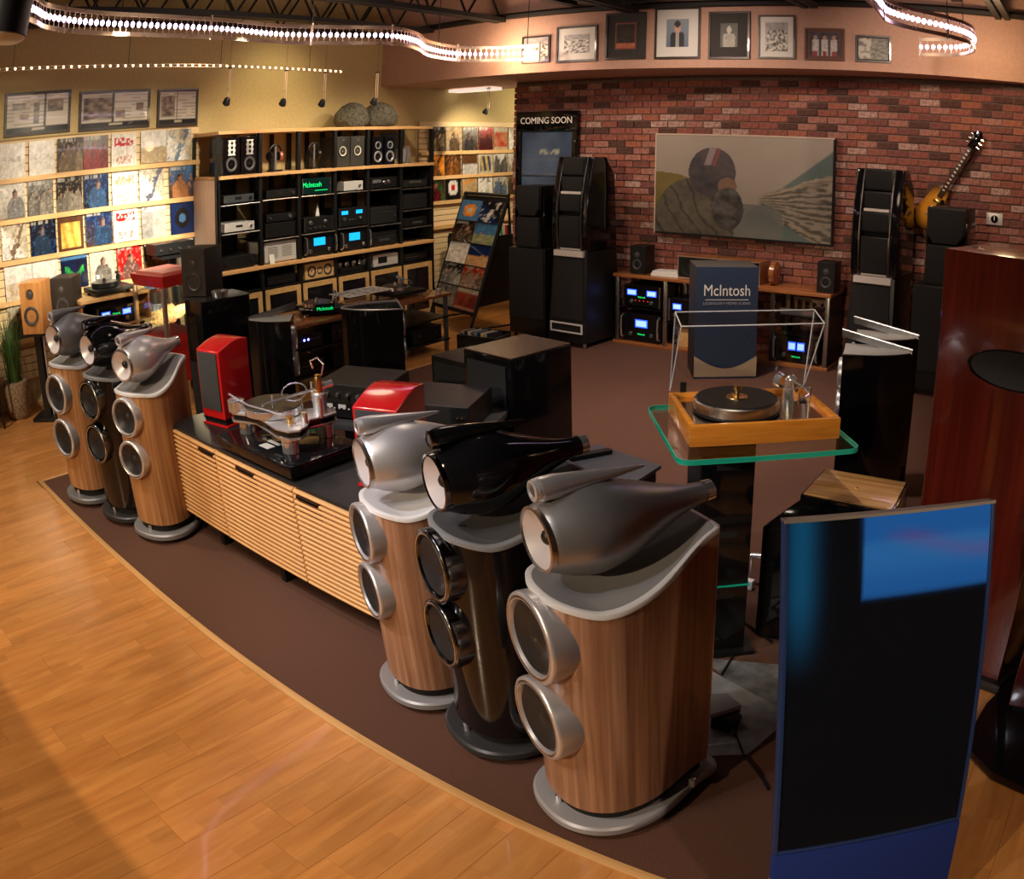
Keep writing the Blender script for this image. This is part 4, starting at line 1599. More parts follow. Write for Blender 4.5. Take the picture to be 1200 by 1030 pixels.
    # tapered tweeter body on top
    ax2 = Vector((0, 1, .02)).normalized()
    o2 = Vector((0, -.250, hz + .137))
    tw = MB().lathe([(-.008, .012), (-.006, .022), (.0, .0295), (.012, .032), (.05, .0325), (.12, .026), (.22, .014), (.31, .005), (.32, .002)], o2, ax2, 28).build('tweeter', shell if shell != SILP and shell != GREYP else SILV, t, ang=50)
    MB().lathe([(.002, .031), (-.010, .028), (-.012, .021), (-.006, .018)], o2, ax2, 28, caps=False).build('tweeter_ring', ringm, tw)
    MB().lathe([(-.006, .019), (-.010, .012), (-.012, 0)], o2, ax2, 18, caps=False).build('tweeter_dome', mat('tweeter_grille', (.12, .12, .13), .4, metal=.5), tw)
    MB().prism([(-.21, hz + .095), (-.10, hz + .115), (-.12, hz + .128), (-.22, hz + .12)], -.012, .012, 'x').build('tweeter_saddle', BLKM, t)
    return t


DRING = mat('dark_chrome', (.16, .16, .165), .16, metal=1)
GS = 'large floor speakers with teardrop heads'
tower('walnut floor speaker with dark silver head, nearest the camera', (-1.149, 1.914, .006), -27, 1.075, (.738, .445, .138), WALN, GREYP, mat('grey_plinth', (.36, .355, .38), .4, metal=.3), mat('light_rim', (.62, .61, .62), .4), SUEDE, SILP, SILV, GS)
tower('gloss black floor speaker between the two right hand walnut ones', (-1.679, 2.065, .006), -22.6, 1.071, (.756, .50, .124), BLK, BLK, mat('dark_plinth', (.03, .03, .032), .35, coat=.2), mat('dark_rim', (.20, .20, .205), .4), DSUEDE, DRING, BLKM, GS)
tower('walnut floor speaker with pale silver head at right end of the slatted cabinet', (-2.116, 2.115, .006), -22, 1.015, (.766, .52, .116), WALN, SILP, mat('grey_plinth2', (.30, .295, .31), .4, metal=.3), mat('white_rim', (.72, .71, .72), .4), mat('pale_suede', (.55, .545, .55), .85), SILP, SILV, GS)
tower('walnut floor speaker with grey head, leftmost of the left trio', (-5.319, 1.933, .006), 16.5, 1.068, (.708, .435, .122), WALND, mat('dull_grey_paint', (.26, .26, .27), .36, metal=.65), mat('grey_plinth3', (.18, .18, .19), .4, metal=.3), mat('grey_rim2', (.45, .44, .45), .4), SUEDE, SILP, SILV, GS)
tower('gloss black floor speaker in the middle of the left trio', (-4.842, 2.034, .006), 13.5, 1.057, (.75, .495, .118), BLK, BLK, MATS['dark_plinth'], MATS['dark_rim'], DSUEDE, DRING, BLKM, GS)
tower('walnut floor speaker with silver head, left of the slatted cabinet', (-4.456, 2.092, .006), 20, 1.02, (.75, .505, .112), WALND, SILP, mat('grey_plinth4', (.24, .235, .25), .4, metal=.3), MATS['light_rim'], SUEDE, SILP, SILV, GS)

# ================================================================== slatted media cabinet
CXL, CXR, CYF, CZB, CZT, CD = -4.34, -2.40, 2.12, .15, .68, .58
cab = thing('media_cabinet', 'long low cabinet with slatted maple doors and black top', 'cabinet', ((CXL + CXR)/2, CYF, .006))
cw = (CXR - CXL)/2
MB().box(-cw, cw, .03, CD, CZB, CZT - .022).build('carcass', BLKM, cab)
MB().box(-cw, cw, -.004, CD, CZT - .02, CZT - .006).build('top', mat('black_glass_top', (.014, .014, .016), .4, bump=.1, bscale=300), cab, bev=.003)
dx = [-cw, -3.76 - (CXL + CXR)/2, -3.03 - (CXL + CXR)/2, cw]
sl_mesh = {}
for i in range(3):
    a, b2 = dx[i] + .004, dx[i + 1] - .004
    door = MB().box(a + .01, b2 - .01, .014, .028, CZB + .004, CZT - .028).build('door', mat('door_back', (.012, .008, .006), .8), cab)
    ns = 19
    pz = (CZT - .022 - CZB)/ns
    for k in range(ns):
        z = CZB + k*pz
        if (i,) not in sl_mesh:
            o = MB().box(a, b2, -.018, .010, 0, pz*.50).build('slat', MAPLE, door, bev=.0025, seg=1)
            sl_mesh[(i,)] = o.data
        else:
            o = bpy.data.objects.new('slat', sl_mesh[(i,)])
            COL.objects.link(o)
            o.parent = door
        o.location = (0, 0, z + pz*.2)
    for xx in (a, b2 - .012):
        MB().box(xx, xx + .012, -.004, .020, CZB, CZT - .024).build('stile', MAPLE, door)
    xh = (b2 - .10) if i == 0 else (a + b2)/2 - .06 if i == 1 else a + .11
    o = MB().box(xh - .085, xh + .085, -.020, .0, CZT - .066, CZT - .050).box(xh - .085, xh + .085, -.020, -.016, CZT - .066, CZT - .056).build('handle', mat('bronze_pull', (.06, .035, .025), .4, metal=.5), door)
    MB().box(xh - .085, xh + .085, -.007, .0, CZT - .135, CZT - .066).build('pull_recess', mat('recess', (.10, .045, .025), .6), door)
for xx in (-cw + .35, 0, cw - .12):
    for yy in (.06, CD - .08):
        MB().box(xx - .02, xx + .02, yy, yy + .04, 0, CZB).build('leg', BLKM, cab)

ZT = CZT


def rotbox(m, w, d, h, z0):
    return m.box(-w/2, w/2, -d/2, d/2, z0, z0 + h)


# black acrylic isolation plinth and the silver turntable
t = thing('isolation_plinth', 'thick gloss black platform under the silver turntable', 'platform', (-3.375, 2.35, ZT), 0)
MB().box(-.34, .34, -.235, .235, .018, .075).build('slab', BLK, t, bev=.004)
for sx in (-1, 1):
    for sy in (-1, 1):
        MB().lathe([(0, .03), (.018, .03)], (sx*.26, sy*.17, 0), (0, 0, 1), 14).build('foot', RUBB, t)
MB().box(-.05, .05, -.09, -.065, .075, .077).box(-.03, .05, -.16, -.11, .075, .077).build('name_plates', SILF, t)
tt = thing('turntable', 'silver and acrylic open turntable with a black platter on the cabinet', 'turntable', (-3.42, 2.36, ZT + .077), 12)
tt.scale = (1.06, 1.06, 1.12)
for (x, y, nm) in ((-.20, -.05, 0), (.19, .13, 1), (.18, -.14, 2)):
    MB().lathe([(0, .042), (.05, .042), (.052, .038), (.056, .048), (.066, .048)], (x, y, 0), (0, 0, 1), 24).build('foot', CHR, tt)
m = MB()
pl = [(-.26, -.10), (-.22, -.13), (-.08, -.10), (.06, -.155), (.14, -.19), (.22, -.19), (.26, -.15), (.25, -.08), (.20, 0), (.24, .08), (.25, .15), (.21, .19), (.15, .18), (.05, .10), (-.10, .08), (-.20, .03), (-.26, -.03)]
m.prism(pl, .066, .078)
m.build('lower_chassis', CHR, tt, bev=.003)
MB().prism([(x*.97, y*.97) for x, y in pl], .082, .098).build('acrylic_chassis', BLK, tt)
MB().prism(pl, .102, .112).build('upper_chassis', SILV, tt, bev=.003)
MB().lathe([(0, .155), (.03, .155), (.032, .15)], (-.04, .0, .116), (0, 0, 1), 56).build('platter', CHR, tt, ang=30)
MB().lathe([(0, .15), (.003, .15)], (-.04, .0, .149), (0, 0, 1), 56).build('record', mat('vinyl', (.03, .025, .02), .25), tt)
MB().lathe([(0, .010), (.035, .007)], (-.04, 0, .15), (0, 0, 1), 12).build('spindle', CHR, tt)
MB().lathe([(0, .046), (.05, .046), (.053, .04)], (-.22, -.09, .112), (0, 0, 1), 24).build('motor', CHR, tt)
MB().lathe([(0, .035), (.09, .035), (.095, .03)], (.19, .10, .112), (0, 0, 1), 22).build('arm_base', SILV, tt)
MB().tube([(.19, .10, .225), (.10, -.02, .205), (.0, -.125, .175)], .006, 8).build('tonearm', CHR, tt)
MB().cyl((.19, .10, .225), (.23, .16, .235), .020, n=14).build('counterweight', CHR, tt)
MB().lathe([(0, .022), (.05, .024), (.08, .014)], (.19, .10, .205), (0, 0, 1), 16).build('arm_pivot', GOLD, tt)
MB().tube([(.20, .12, .28), (.21, .13, .33), (.19, .11, .36), (.16, .09, .345), (.165, .10, .31)], .005, 7).build('arm_lead', CHR, tt)
MB().tube([(.06 + .075*cos(a), .06 + .075*sin(a)*.6, .20 + .03*sin(a)) for a in [2*pi*i/24 for i in range(24)]], .004, 6, True).build('steel_hoop', CHR, tt)
for a_p, b_p, r_p in (((.13, .12, .155), (.13, .12, .24), .008), ((.24, .04, .115), (.24, .04, .20), .012), ((.22, -.06, .112), (.22, -.06, .16), .016)):
    MB().cyl(a_p, b_p, r_p, n=12).build('arm_post', CHR, tt)
MB().cyl((.16, -.10, .112), (.16, -.10, .145), .018, n=14).build('control_knob', GOLD, tt)
MB().tube([(-.30, -.06, .17), (-.10, -.12, .16), (.16, -.13, .155)], .005, 7).build('second_arm', SILV, tt)


def red_speaker(label, loc, rz, w=.20, d=.30, h=.40, base=True):
    t = thing('red_speaker', label, 'speaker', loc, rz, 'red lacquer speakers on the cabinet')
    z0 = .045 if base else 0
    if base:
        MB().box(-w/2 - .01, w/2 + .01, .0, d + .01, 0, .012).build('base_plate', REDL, t, bev=.003)
        MB().box(-w/2 + .005, w/2 - .005, .01, d - .01, .012, .034).build('riser', BLKM, t)
        MB().box(-w/2 - .002, w/2 + .002, .004, d, .034, .045).build('upper_plate', BLK, t, bev=.002)
    # body: roof slopes up towards the back then falls, rounded
    pr = []
    for i in range(17):
        s_ = i/16
        pr.append((s_*d, z0 + h - .045*(1 - sin(min(s_*1.35, 1)*pi/2)) - .012*max(0, s_ - .75)/.25))
    poly = [(0, z0), (d, z0)] + pr[::-1]
    MB().prism(poly, -w/2, w/2, 'x').build('cabinet', REDL, t, bev=.008, seg=3, ang=50)
    m = MB().box(-w/2 + .016, w/2 - .016, -.010, .002, z0 + .05, z0 + h - .055)
    m.build('grille', GRG, t, bev=.006)
    return t


red_speaker('tall red speaker with grey grille at left end of the cabinet', (-4.06, 2.31, ZT), 12, .20, .26, .43)
red_speaker('red speaker with grey grille at the right, behind the silver head', (-2.66, 2.36, ZT), 22, .225, .33, .375)

# silver faced black amplifiers behind
t = unit('black amplifier with white labelled rows behind the turntable', .44, .20, .40, (-3.52, 2.93, .68), 22, BLKM, BLKM, knobs=((-.3, .7, .012), (-.15, .7, .012), (.0, .7, .012), (.15, .7, .012)), meters=((-.30, .35, .05, .02), (-.10, .35, .05, .02)), mcol=WHITE, buttons=9, btncol=WHITE, cat='amplifier', kmat=ALUM)
unit('low black amplifier partly behind the right red speaker', .44, .15, .42, (-3.02, 3.08, .68), 22, BLKM, BLKM, knobs=((.42, .3, .010), (.36, .3, .010), (.42, .55, .008), (.36, .55, .008)), kmat=GOLD)
t = thing('low_table', 'low black table carrying two black amplifiers behind the cabinet', 'table', (-3.33, 3.18, .006), 22)
MB().box(-.54, .54, -.24, .30, .64, .674).build('tabletop', mat('charcoal_top', (.045, .045, .05), .5), t, bev=.004)
for sx in (-.50, .50):
    for sy in (-.20, .22):
        MB().box(sx - .02, sx + .02, sy, sy + .04, 0, .64).build('leg', BLKM, t)
MB().box(-.52, .52, -.20, .26, .25, .27).build('lower_shelf', BLKM, t)
# slim dark grey topped stand seen right of the black head
t = thing('dark_stand', 'dark grey topped stand behind the gloss black speaker head', 'table', (-1.93, 3.12, .006), -4)
p = [at_z(775, 545, .68), at_z(700, 520, .68), at_z(640, 545, .68), at_z(742, 566, .68)]
c0 = Vector((-1.93, 3.12, 0))
R_ = Matrix.Rotation(radians(4), 3, 'Z')
pp = [R_ @ (q - c0) for q in p]
MB().prism([(q.x, q.y) for q in pp[::-1]], .655, .674).build('top', mat('slate_top', (.07, .072, .085), .45, bump=.2, bscale=200), t, bev=.003)
mm = MB()
cxm = sum(q.x for q in pp)/4
cym = sum(q.y for q in pp)/4
mm.prism([(cxm + (q.x - cxm)*.9, cym + (q.y - cym)*.9) for q in pp[::-1]], 0, .655)
mm.build('body', BLKM, t)
q = at_z(690, 531, .70)
o = MB().box(-.12, .12, -.02, .02, 0, .02).build('black_bar', BLKM, None, loc=(q.x, q.y, .682), rot=(0, 0, radians(62)))
tag(o, 'thin black bar lying on the dark grey topped stand', 'remote')

# large glossy black speaker facing left of centre
t = thing('subwoofer_speaker', 'wide gloss black speaker with speckled brown top at centre', 'speaker', (-3.10, 3.66, .006), -6)
MB().box(-.20, .20, 0, .52, 0, .965).build('cabinet', BLK, t, bev=.012, seg=3)
MB().box(-.195, .195, .004, .516, .965, .972).build('top_sheet', noisy('speckled_brown', (.025, .015, .010), (.075, .045, .032), 120, .25, .1), t)
MB().box(-.16, .16, -.012, .002, .35, .92).build('grille', GRL, t, bev=.004)
t = thing('black_box_speaker', 'plain black box speaker beside the wide gloss one', 'speaker', (-3.86, 4.22, .006), -6)
MB().box(-.26, .26, 0, .40, 0, .70).build('cabinet', BLKM, t, bev=.008)
MB().box(-.22, .22, -.010, .002, .06, .66).build('grille', GRL, t)

# ================================================================== curved gloss black speakers (boat-shaped plan)


def boat_speaker(label, loc, rz, h=1.0, w=.24, d=.36, style='wedge', fs=1):
    t = thing('curved_speaker', label, 'speaker', loc, rz)
    R = []
    n = 20
    for i in range(n + 1):
        s_ = i/n
        R.append((w/2*sin(pi*min(.5 + .5*s_, 1))**.6*(1 if s_ else 1) if s_ > 0 else w/2, d*s_))
    R = [(w/2*(1 - .08*s_ - .80*s_**3), d*s_) for s_ in [i/n for i in range(n + 1)]]
    full = R + [(-x, y) for x, y in R[::-1]]
    MB().loft([[(x, y, .05) for x, y in full], [(x, y, h) for x, y in full]]).build('cabinet', BLK, t, ang=40)
    MB().loft([[(x*1.25, y*1.08 - .02, 0) for x, y in full], [(x*1.25, y*1.08 - .02, .035) for x, y in full]]).build('plinth', BLKM, t, bev=.003)
    MB().loft([[(x*.8, y*.9 + .01, .035) for x, y in full], [(x*.8, y*.9 + .01, .05) for x, y in full]]).build('gap', BLKR, t)
    if style == 'wedge':
        MB().loft([[(x*.94, y*.97 + .004, h + .001) for x, y in full], [(x*.94, y*.97 + .004, h + .004) for x, y in full]]).build('top_inlay', mat('brushed_top', (.42, .42, .40), .5, metal=.3), t)
        m = MB()
        e = [(fs*w*.50, -.02), (fs*w*.44, -.02), (fs*w*.06, d*1.0), (fs*w*.12, d*1.02)]
        zt_, zb_ = [h + .085, h + .085, h + .010, h + .010], [h + .045, h + .045, h - .03, h - .03]
        m.add([(x, y, z) for (x, y), z in zip(e, zb_)] + [(x, y, z) for (x, y), z in zip(e, zt_)], [(0, 1, 2, 3), (4, 5, 6, 7), (0, 1, 5, 4), (1, 2, 6, 5), (2, 3, 7, 6), (3, 0, 4, 7)])
        m.tube([(fs*w*.47, -.02, h + .087), (fs*w*.09, d*1.01, h + .012)], .006, 6)
        m.build('tweeter_fin', [mat('fin_metal', (.30, .30, .31), .25, metal=.9)], t)
    else:
        MB().tube([(x, y, h + .006) for x, y in full], .006, 6, True).build('silver_rim', SILV, t)
        MB().loft([[(x*.9, y*.94 + .01, h + .0005) for x, y in full], [(x*.9, y*.94 + .01, h + .003) for x, y in full]]).build('glass_inlay', mat('glass_inlay', (.05, .06, .07), .05, metal=.8), t)
    for zz in (h - .14, h - .33):
        MB().lathe([(-.02, .092), (.02, .088), (.026, .078), (.015, .07)], (0, 0, zz), (0, -1, 0), 30, caps=False).build('driver_ring', SILP, t)
        MB().lathe([(.016, .074), (.0, .03), (.008, 0)], (0, 0, zz), (0, -1, 0), 24, caps=False).build('driver_cone', CONE, t)
    return t


boat_speaker('gloss black curved speaker with pale wedge top, behind the tall red speaker', (*at_z(342, 372, 1.0)[:2], .006), 138, .99, .26, .34)
boat_speaker('gloss black curved speaker with silver rimmed glass top', (*at_z(469, 358, .985)[:2], .006), 142, .98, .36, .46, 'rim')
boat_speaker('nearer gloss black curved speaker right of the glass stand', (*at_z(989, 409, 1.025)[:2], .006), -76, 1.02, .30, .40, 'wedge', -1)
boat_speaker('farther gloss black curved speaker right of the glass stand', (*at_z(1003, 392, 1.025)[:2], .006), -76, 1.02, .30, .40, 'wedge', -1)

# tall gloss black box with a dark speaker on top, behind the left red speaker
t = thing('tall_speaker', 'tall gloss black box speaker behind the tall red one', 'speaker', (-5.62, 3.10, .006), -3)
MB().box(-.16, .16, 0, .46, 0, 1.10).build('cabinet', BLK, t, bev=.008, seg=3)
MB().box(-.165, .165, -.02, .48, 1.1, 1.106).build('top_plate', mat('smoked_top', (.03, .03, .032), .1), t)
MB().box(-.13, .13, -.008, .003, .1, .62).build('grille', GRL, t)
speaker_box('dark brown bookshelf speaker standing on the tall gloss box', .24, .36, .30, (-5.72, 3.18, 1.113), 30, mat('dark_brown_vinyl', (.020, .015, .012), .55), None, ((0, .70, .030, 'd'), (0, .30, .070, 'w')), ring=mat('brown_ring', (.03, .025, .02), .4), cone=mat('brown_cone', (.05, .04, .035), .4), name='bookshelf_speaker')
t = thing('glass_dish', 'small glass dish on the tall gloss box', 'dish', (-5.50, 3.30, 1.113), 10)
MB().lathe([(0, .05), (.004, .06), (.05, .075), (.05, .07), (.008, .055), (.006, 0)], (0, 0, 0), (0, 0, 1), 24).build('bowl', CHR, t)

# ================================================================== wooden equipment table in the middle distance
TX0, TX1, TY0, TY1, TH = -6.72, -6.08, 4.15, 6.62, .62
t = thing('equipment_table', 'red brown topped table with grey metal legs in the middle', 'table', ((TX0 + TX1)/2, (TY0 + TY1)/2, 0))
hw, hl = (TX1 - TX0)/2, (TY1 - TY0)/2
MB().box(-hw, hw, -hl, hl, TH - .03, TH).build('tabletop', RACKW, t, bev=.003)
for yy in (-hl + .03, -.22, hl - .05):
    for xx in (-hw + .03, hw - .045):
        MB().box(xx - .018, xx + .018, yy - .018, yy + .018, 0, TH - .03).build('leg', STEEL, t)
for z in (.12, .36):
    MB().box(-hw + .02, hw - .02, -hl + .02, hl - .02, z, z + .018).build('lower_shelf', BLKM, t)
GT = 'components under the middle table'
for i, (y, z, lb) in enumerate(((4.62, .138, 'black component at the near end of the table, bottom shelf'), (5.15, .138, 'black component on the bottom table shelf beside the near one'), (5.75, .138, 'black component on the bottom table shelf past the middle leg'), (6.28, .138, 'black component at the far end of the table, bottom shelf'),
                               (4.62, .378, 'black component with blue lights at the near end of the table'), (5.15, .378, 'grey topped component on the upper table shelf'), (5.75, .378, 'large black component on the upper table shelf'))):
    u_ = unit(lb, .42, .14 + .02*(i % 2), .38, (TX1 - .04, y, z), 90, grp=GT, knobs=((-.3, .5, .02), (.3, .5, .02)) if i % 2 else (), line=.6, kmat=BLKM)
    if i == 4:
        for x in (-.02, .03):
            MB().lathe([(0, .012), (.006, .008), (.008, 0)], (x, 0, .09), (0, -1, 0), 12).build('blue_light', LEDB, u_)
# white leaflets
o = MB()
for k in range(2):
    o.box(-.15, .15, -.42 + .41*k, -.02 + .41*k, .002*k, .002*k + .003)
pp_ = at_z(422, 343, TH)
o = painted('instruction_sheet', .34, .62, 26, 40, lambda u, v: (.16, .15, .14) if (.12 < u < .88 and (floor(v*30) % 2) and hsh(floor(u*9), floor(v*30)) > .35 and .08 < v < .92) else (.82, .82, .79), PRINTM, None, .004, (-6.42, 5.62 - .31, TH + .118), (-pi/2, 0, 0))
tag(o, 'large white printed sheet lying across the middle table', 'paper')


def deck(label, loc, rz, w=.45, d=.36, base=BLKM, plat=CHR, glow=False, arms=1, mk=CHR):
    t = thing('turntable', label, 'turntable', loc, rz)
    for sx in (-1, 1):
        for sy in (-1, 1):
            MB().lathe([(0, .022), (.025, .024)], (sx*(w/2 - .05), sy*(d/2 - .05), 0), (0, 0, 1), 14).build('foot', mk, t)
    MB().box(-w/2, w/2, -d/2, d/2, .025, .065).build('plinth', base, t, bev=.004)
    MB().lathe([(0, .145), (.035, .145), (.037, .14)], (-.04, 0, .072), (0, 0, 1), 48).build('platter', plat, t)
    MB().lathe([(0, .14), (.003, .14)], (-.04, 0, .11), (0, 0, 1), 48).build('mat', MATS['vinyl'], t)
    MB().lathe([(0, .02), (.03, .016), (.032, .008)], (-.04, 0, .113), (0, 0, 1), 16).build('record_clamp', mk, t)
    MB().lathe([(0, .028), (.075, .026), (.08, .02)], (w/2 - .06, d/2 - .08, .065), (0, 0, 1), 18).build('arm_pivot', mk, t)
    MB().tube([(w/2 - .05, d/2 - .02, .155), (w/2 - .06, d/2 - .08, .152), (w/2 - .08, -.04, .140), (w/2 - .14, -.12, .13)], .005, 8).build('tonearm', mk, t)
    MB().cyl((w/2 - .05, d/2 - .045, .155), (w/2 - .045, d/2 + .0, .157), .018, n=14).build('counterweight', mk, t)
    if glow:
        MB().box(-.10, .10, -d/2 - .03, -d/2 - .024, .03, .12).build('light_panel', mat('dark_green_glass', (0, .02, .02), .2), t)
        text('McIntosh', .045, GRNL, t, (0, -d/2 - .031, .075), name='glowing_logo')
    return t


deck('turntable with glowing green panel at the near end of the middle table', (-6.40, at_z(363, 360, .68).y + .10, TH), 62, .46, .38, BLK, CHR, True)
deck('chrome armed black turntable at the far end of the middle table', (-6.42, 6.15, TH), 90, .46, .40, BLKM, CHR)
deck_small = thing('cartridge_jar', 'small clear jar on the far corner of the table', 'jar', (-6.16, 6.50, TH))
MB().lathe([(0, .028), (.045, .03), (.05, .02)], (0, 0, 0), (0, 0, 1), 16).build('jar_body', SILV, deck_small)

# ================================================================== tilted record rack on castors
rk = thing('record_rack', 'tilted black record display rack on castors near the brick wall', 'rack', (-6.5, 7.55, 0))
TL, TR, BR_, BL_ = at_x(545, 231, -7.0), at_x(598, 227, -6.70), None, None
# build the face from the foot line: bottom at z .42, leaning back
A = Vector((-7.22, 7.53, .25))
B = Vector((-6.33, 7.29, .25))
ux = (B - A).normalized()
nb = Vector((-ux.y, ux.x, 0))
ht = 1.10
lean = .374
vv = Vector((nb.x*lean, nb.y*lean, 1)).normalized()
fw_ = (B - A).length
Mr = Matrix(((ux.x, nb.x, 0, A.x), (ux.y, nb.y, 0, A.y), (0, 0, 1, 0), (0, 0, 0, 1)))


def rp(u, s_, o_=0):   # u across, s_ up the slope from the bottom (z .42), o_ out of the face
    q = A + ux*u + vv*s_
    nn = ux.cross(vv)
    return q + nn*o_ - Vector((-6.5, 7.55, 0))


fr = MB()
for u in (0, fw_):
    fr.tube([rp(u, -.21), rp(u, 1.40)], .018, 6)
fr.tube([rp(0, 1.40), rp(fw_, 1.40)], .022, 6).tube([rp(0, -.02), rp(fw_, -.02)], .016, 6)
fr.build('front_frame', BLKM, rk)
bk = MB()
for u in (0, fw_):
    a = rp(u, 1.38)
    b2 = rp(u, -.21)
    f2 = Vector((b2.x + nb.x*.66, b2.y + nb.y*.66, .06))
    bk.tube([a, f2], .015, 6)
    bk.tube([Vector((b2.x, b2.y, .07)), f2], .012, 6)
bk.build('rear_frame', BLKM, rk)
MB().add([rp(0, -.02, -.014), rp(fw_, -.02, -.014), rp(fw_, 1.38, -.014), rp(0, 1.38, -.014), rp(0, -.02, -.03), rp(fw_, -.02, -.03), rp(fw_, 1.38, -.03), rp(0, 1.38, -.03)],
         [(0, 3, 2, 1), (4, 5, 6, 7), (0, 1, 5, 4), (1, 2, 6, 5), (2, 3, 7, 6), (3, 0, 4, 7)]).build('back_panel', BLKR, rk)
for i in range(5):
    MB().tube([rp(.0, .005 + .262*i, .02), rp(fw_, .005 + .262*i, .02)], .007, 6).build('ledge', BLKM, rk)
for u in (0, fw_):
    for q in (rp(u, -.21), rp(u, -.21) + nb*.64):
        o = MB().lathe([(-.012, .022), (.012, .022)], (q.x, q.y, .026), (1, .3, 0), 14).build('castor', BLKM, rk)
        MB().cyl((q.x, q.y, .03), (q.x, q.y, .085), .01, n=8).build('castor_stem', CHR, o)
rec = [((LB, OR, CR), 'rings', 'sleeve with an orange shape on pale blue, top left of the tilted rack'), ((BL, K, WH), 'diag', 'dark blue sleeve with a white ray, top right of the tilted rack'),
       ((BR, K, TN), 'figure', 'dark sleeve with a centred face, second row left of the tilted rack'), ((LB, GR, PK), 'land', 'teal sleeve with pink round badge, second row right of the tilted rack'),
       ((WH, CR, GY), 'plain', 'plain white sleeve with black strip, third row left of the tilted rack'), ((BL, OR, CR), 'land', 'blue and orange skyline sleeve, third row right of the tilted rack'),
       ((GY, K, WH), 'crowd', 'grey cloudy sleeve, fourth row left of the tilted rack'), ((GR, RD, CR), 'crowd', 'sleeve with red figures, fourth row right of the tilted rack'),
       ((BR, GY, CR), 'crowd', 'dim crowd picture sleeve, bottom row left of the tilted rack'), ((RD, BR, CR), 'band', 'dark red group sleeve, bottom row right of the tilted rack')]
rot = Matrix((ux, -ux.cross(vv), vv)).transposed().to_euler()
sw = (fw_ - .03)/2
for i, (pal, st, lb) in enumerate(rec):
    r_, c = i//2, i % 2
    s0 = 1.06 - .262*r_
    hh = .252
    q = rp(.012 + sw*(c + .5), max(s0, .012), .014) + Vector((-6.5, 7.55, 0))
    o = painted('record_sleeve', sw - .012, hh, 12, 12, cover_fn(pal, st, 120 + i), PRINT, None, .005, q, rot)
    tag(o, lb, 'record', 'record sleeves on the tilted rack')
# bin of records behind the rack
t = thing('record_bin', 'bin of upright records standing at the rear slat wall', 'crate', (-7.62, 9.05, 0), 90)
MB().box(-.55, .55, -.20, .20, .0, .72).build('cabinet', BLKM, t)
m = MB()
m.box(-.55, .55, -.22, -.20, .70, .92).box(-.55, .55, .2, .22, .70, .98).box(-.57, -.55, -.22, .22, .7, .95).box(.55, .57, -.22, .22, .7, .95)
m.build('bin_rim', BLKM, t)
gcol = [RD, CR, OR, WH, BR, RD, K, CR, TN, RD, YL, WH, GR, CR, RD, K, WH, OR]
CN = {id(RD): 'red', id(CR): 'cream', id(OR): 'orange', id(WH): 'white', id(BR): 'brown', id(K): 'black', id(TN): 'tan', id(YL): 'yellow', id(GR): 'green'}
ORD = ['first', 'second', 'third', 'fourth', 'fifth', 'sixth', 'seventh', 'eighth', 'ninth', 'tenth', 'eleventh', 'twelfth', 'thirteenth', 'fourteenth', 'fifteenth', 'sixteenth', 'seventeenth', 'eighteenth']
for i in range(18):
    o = MB().box(-.004, .004, -.155, .155, 0, .31).build('record', mat('sleeve_%d' % i, gcol[i], .5), None, loc=(-7.62 + .02*(hsh(i) - .5), 9.05 - .50 + i*.056, .73))
    o.rotation_euler = (0, radians(-8 + 5*hsh(i, 2)), pi/2)
    tag(o, '%s record standing in the rear bin, %s counted from the shelving' % (CN[id(gcol[i])], ORD[i]), 'record', 'records in the rear bin')
t = thing('paper_tray', 'open crate of dark magazines on the floor before the rack', 'crate', (-5.72, 6.72, .006), 8)
MB().box(-.24, .24, -.16, .16, 0, .02).box(-.24, .24, -.16, -.14, .02, .20).box(-.24, .24, .14, .16, .02, .22).box(-.24, -.22, -.14, .14, .02, .2).box(.22, .24, -.14, .14, .02, .2).build('crate_shell', BLKM, t)
for i in range(9):
    o = MB().box(-.10, .10, -.004, .004, 0, .20).build('magazine', mat('mag_%d' % i, [GY, K, CR, BR, LB, K, TN, GY, K][i], .4), None, loc=(-5.88 + i*.04, 6.70 + i*.006, .035), rot=(radians(-14), 0, radians(82)))
    tag(o, 'magazine in the open floor crate, %s from its left end' % ORD[i], 'magazine', 'magazines in the floor crate')

# ================================================================== picture screen and low rack at the brick wall
def fbm(x, y, k=0):
    return .5*vnoise(x, y, k) + .27*vnoise(x*2.1, y*2.1, k + 1) + .15*vnoise(x*4.3, y*4.3, k + 2) + .08*vnoise(x*9, y*9, k + 3)


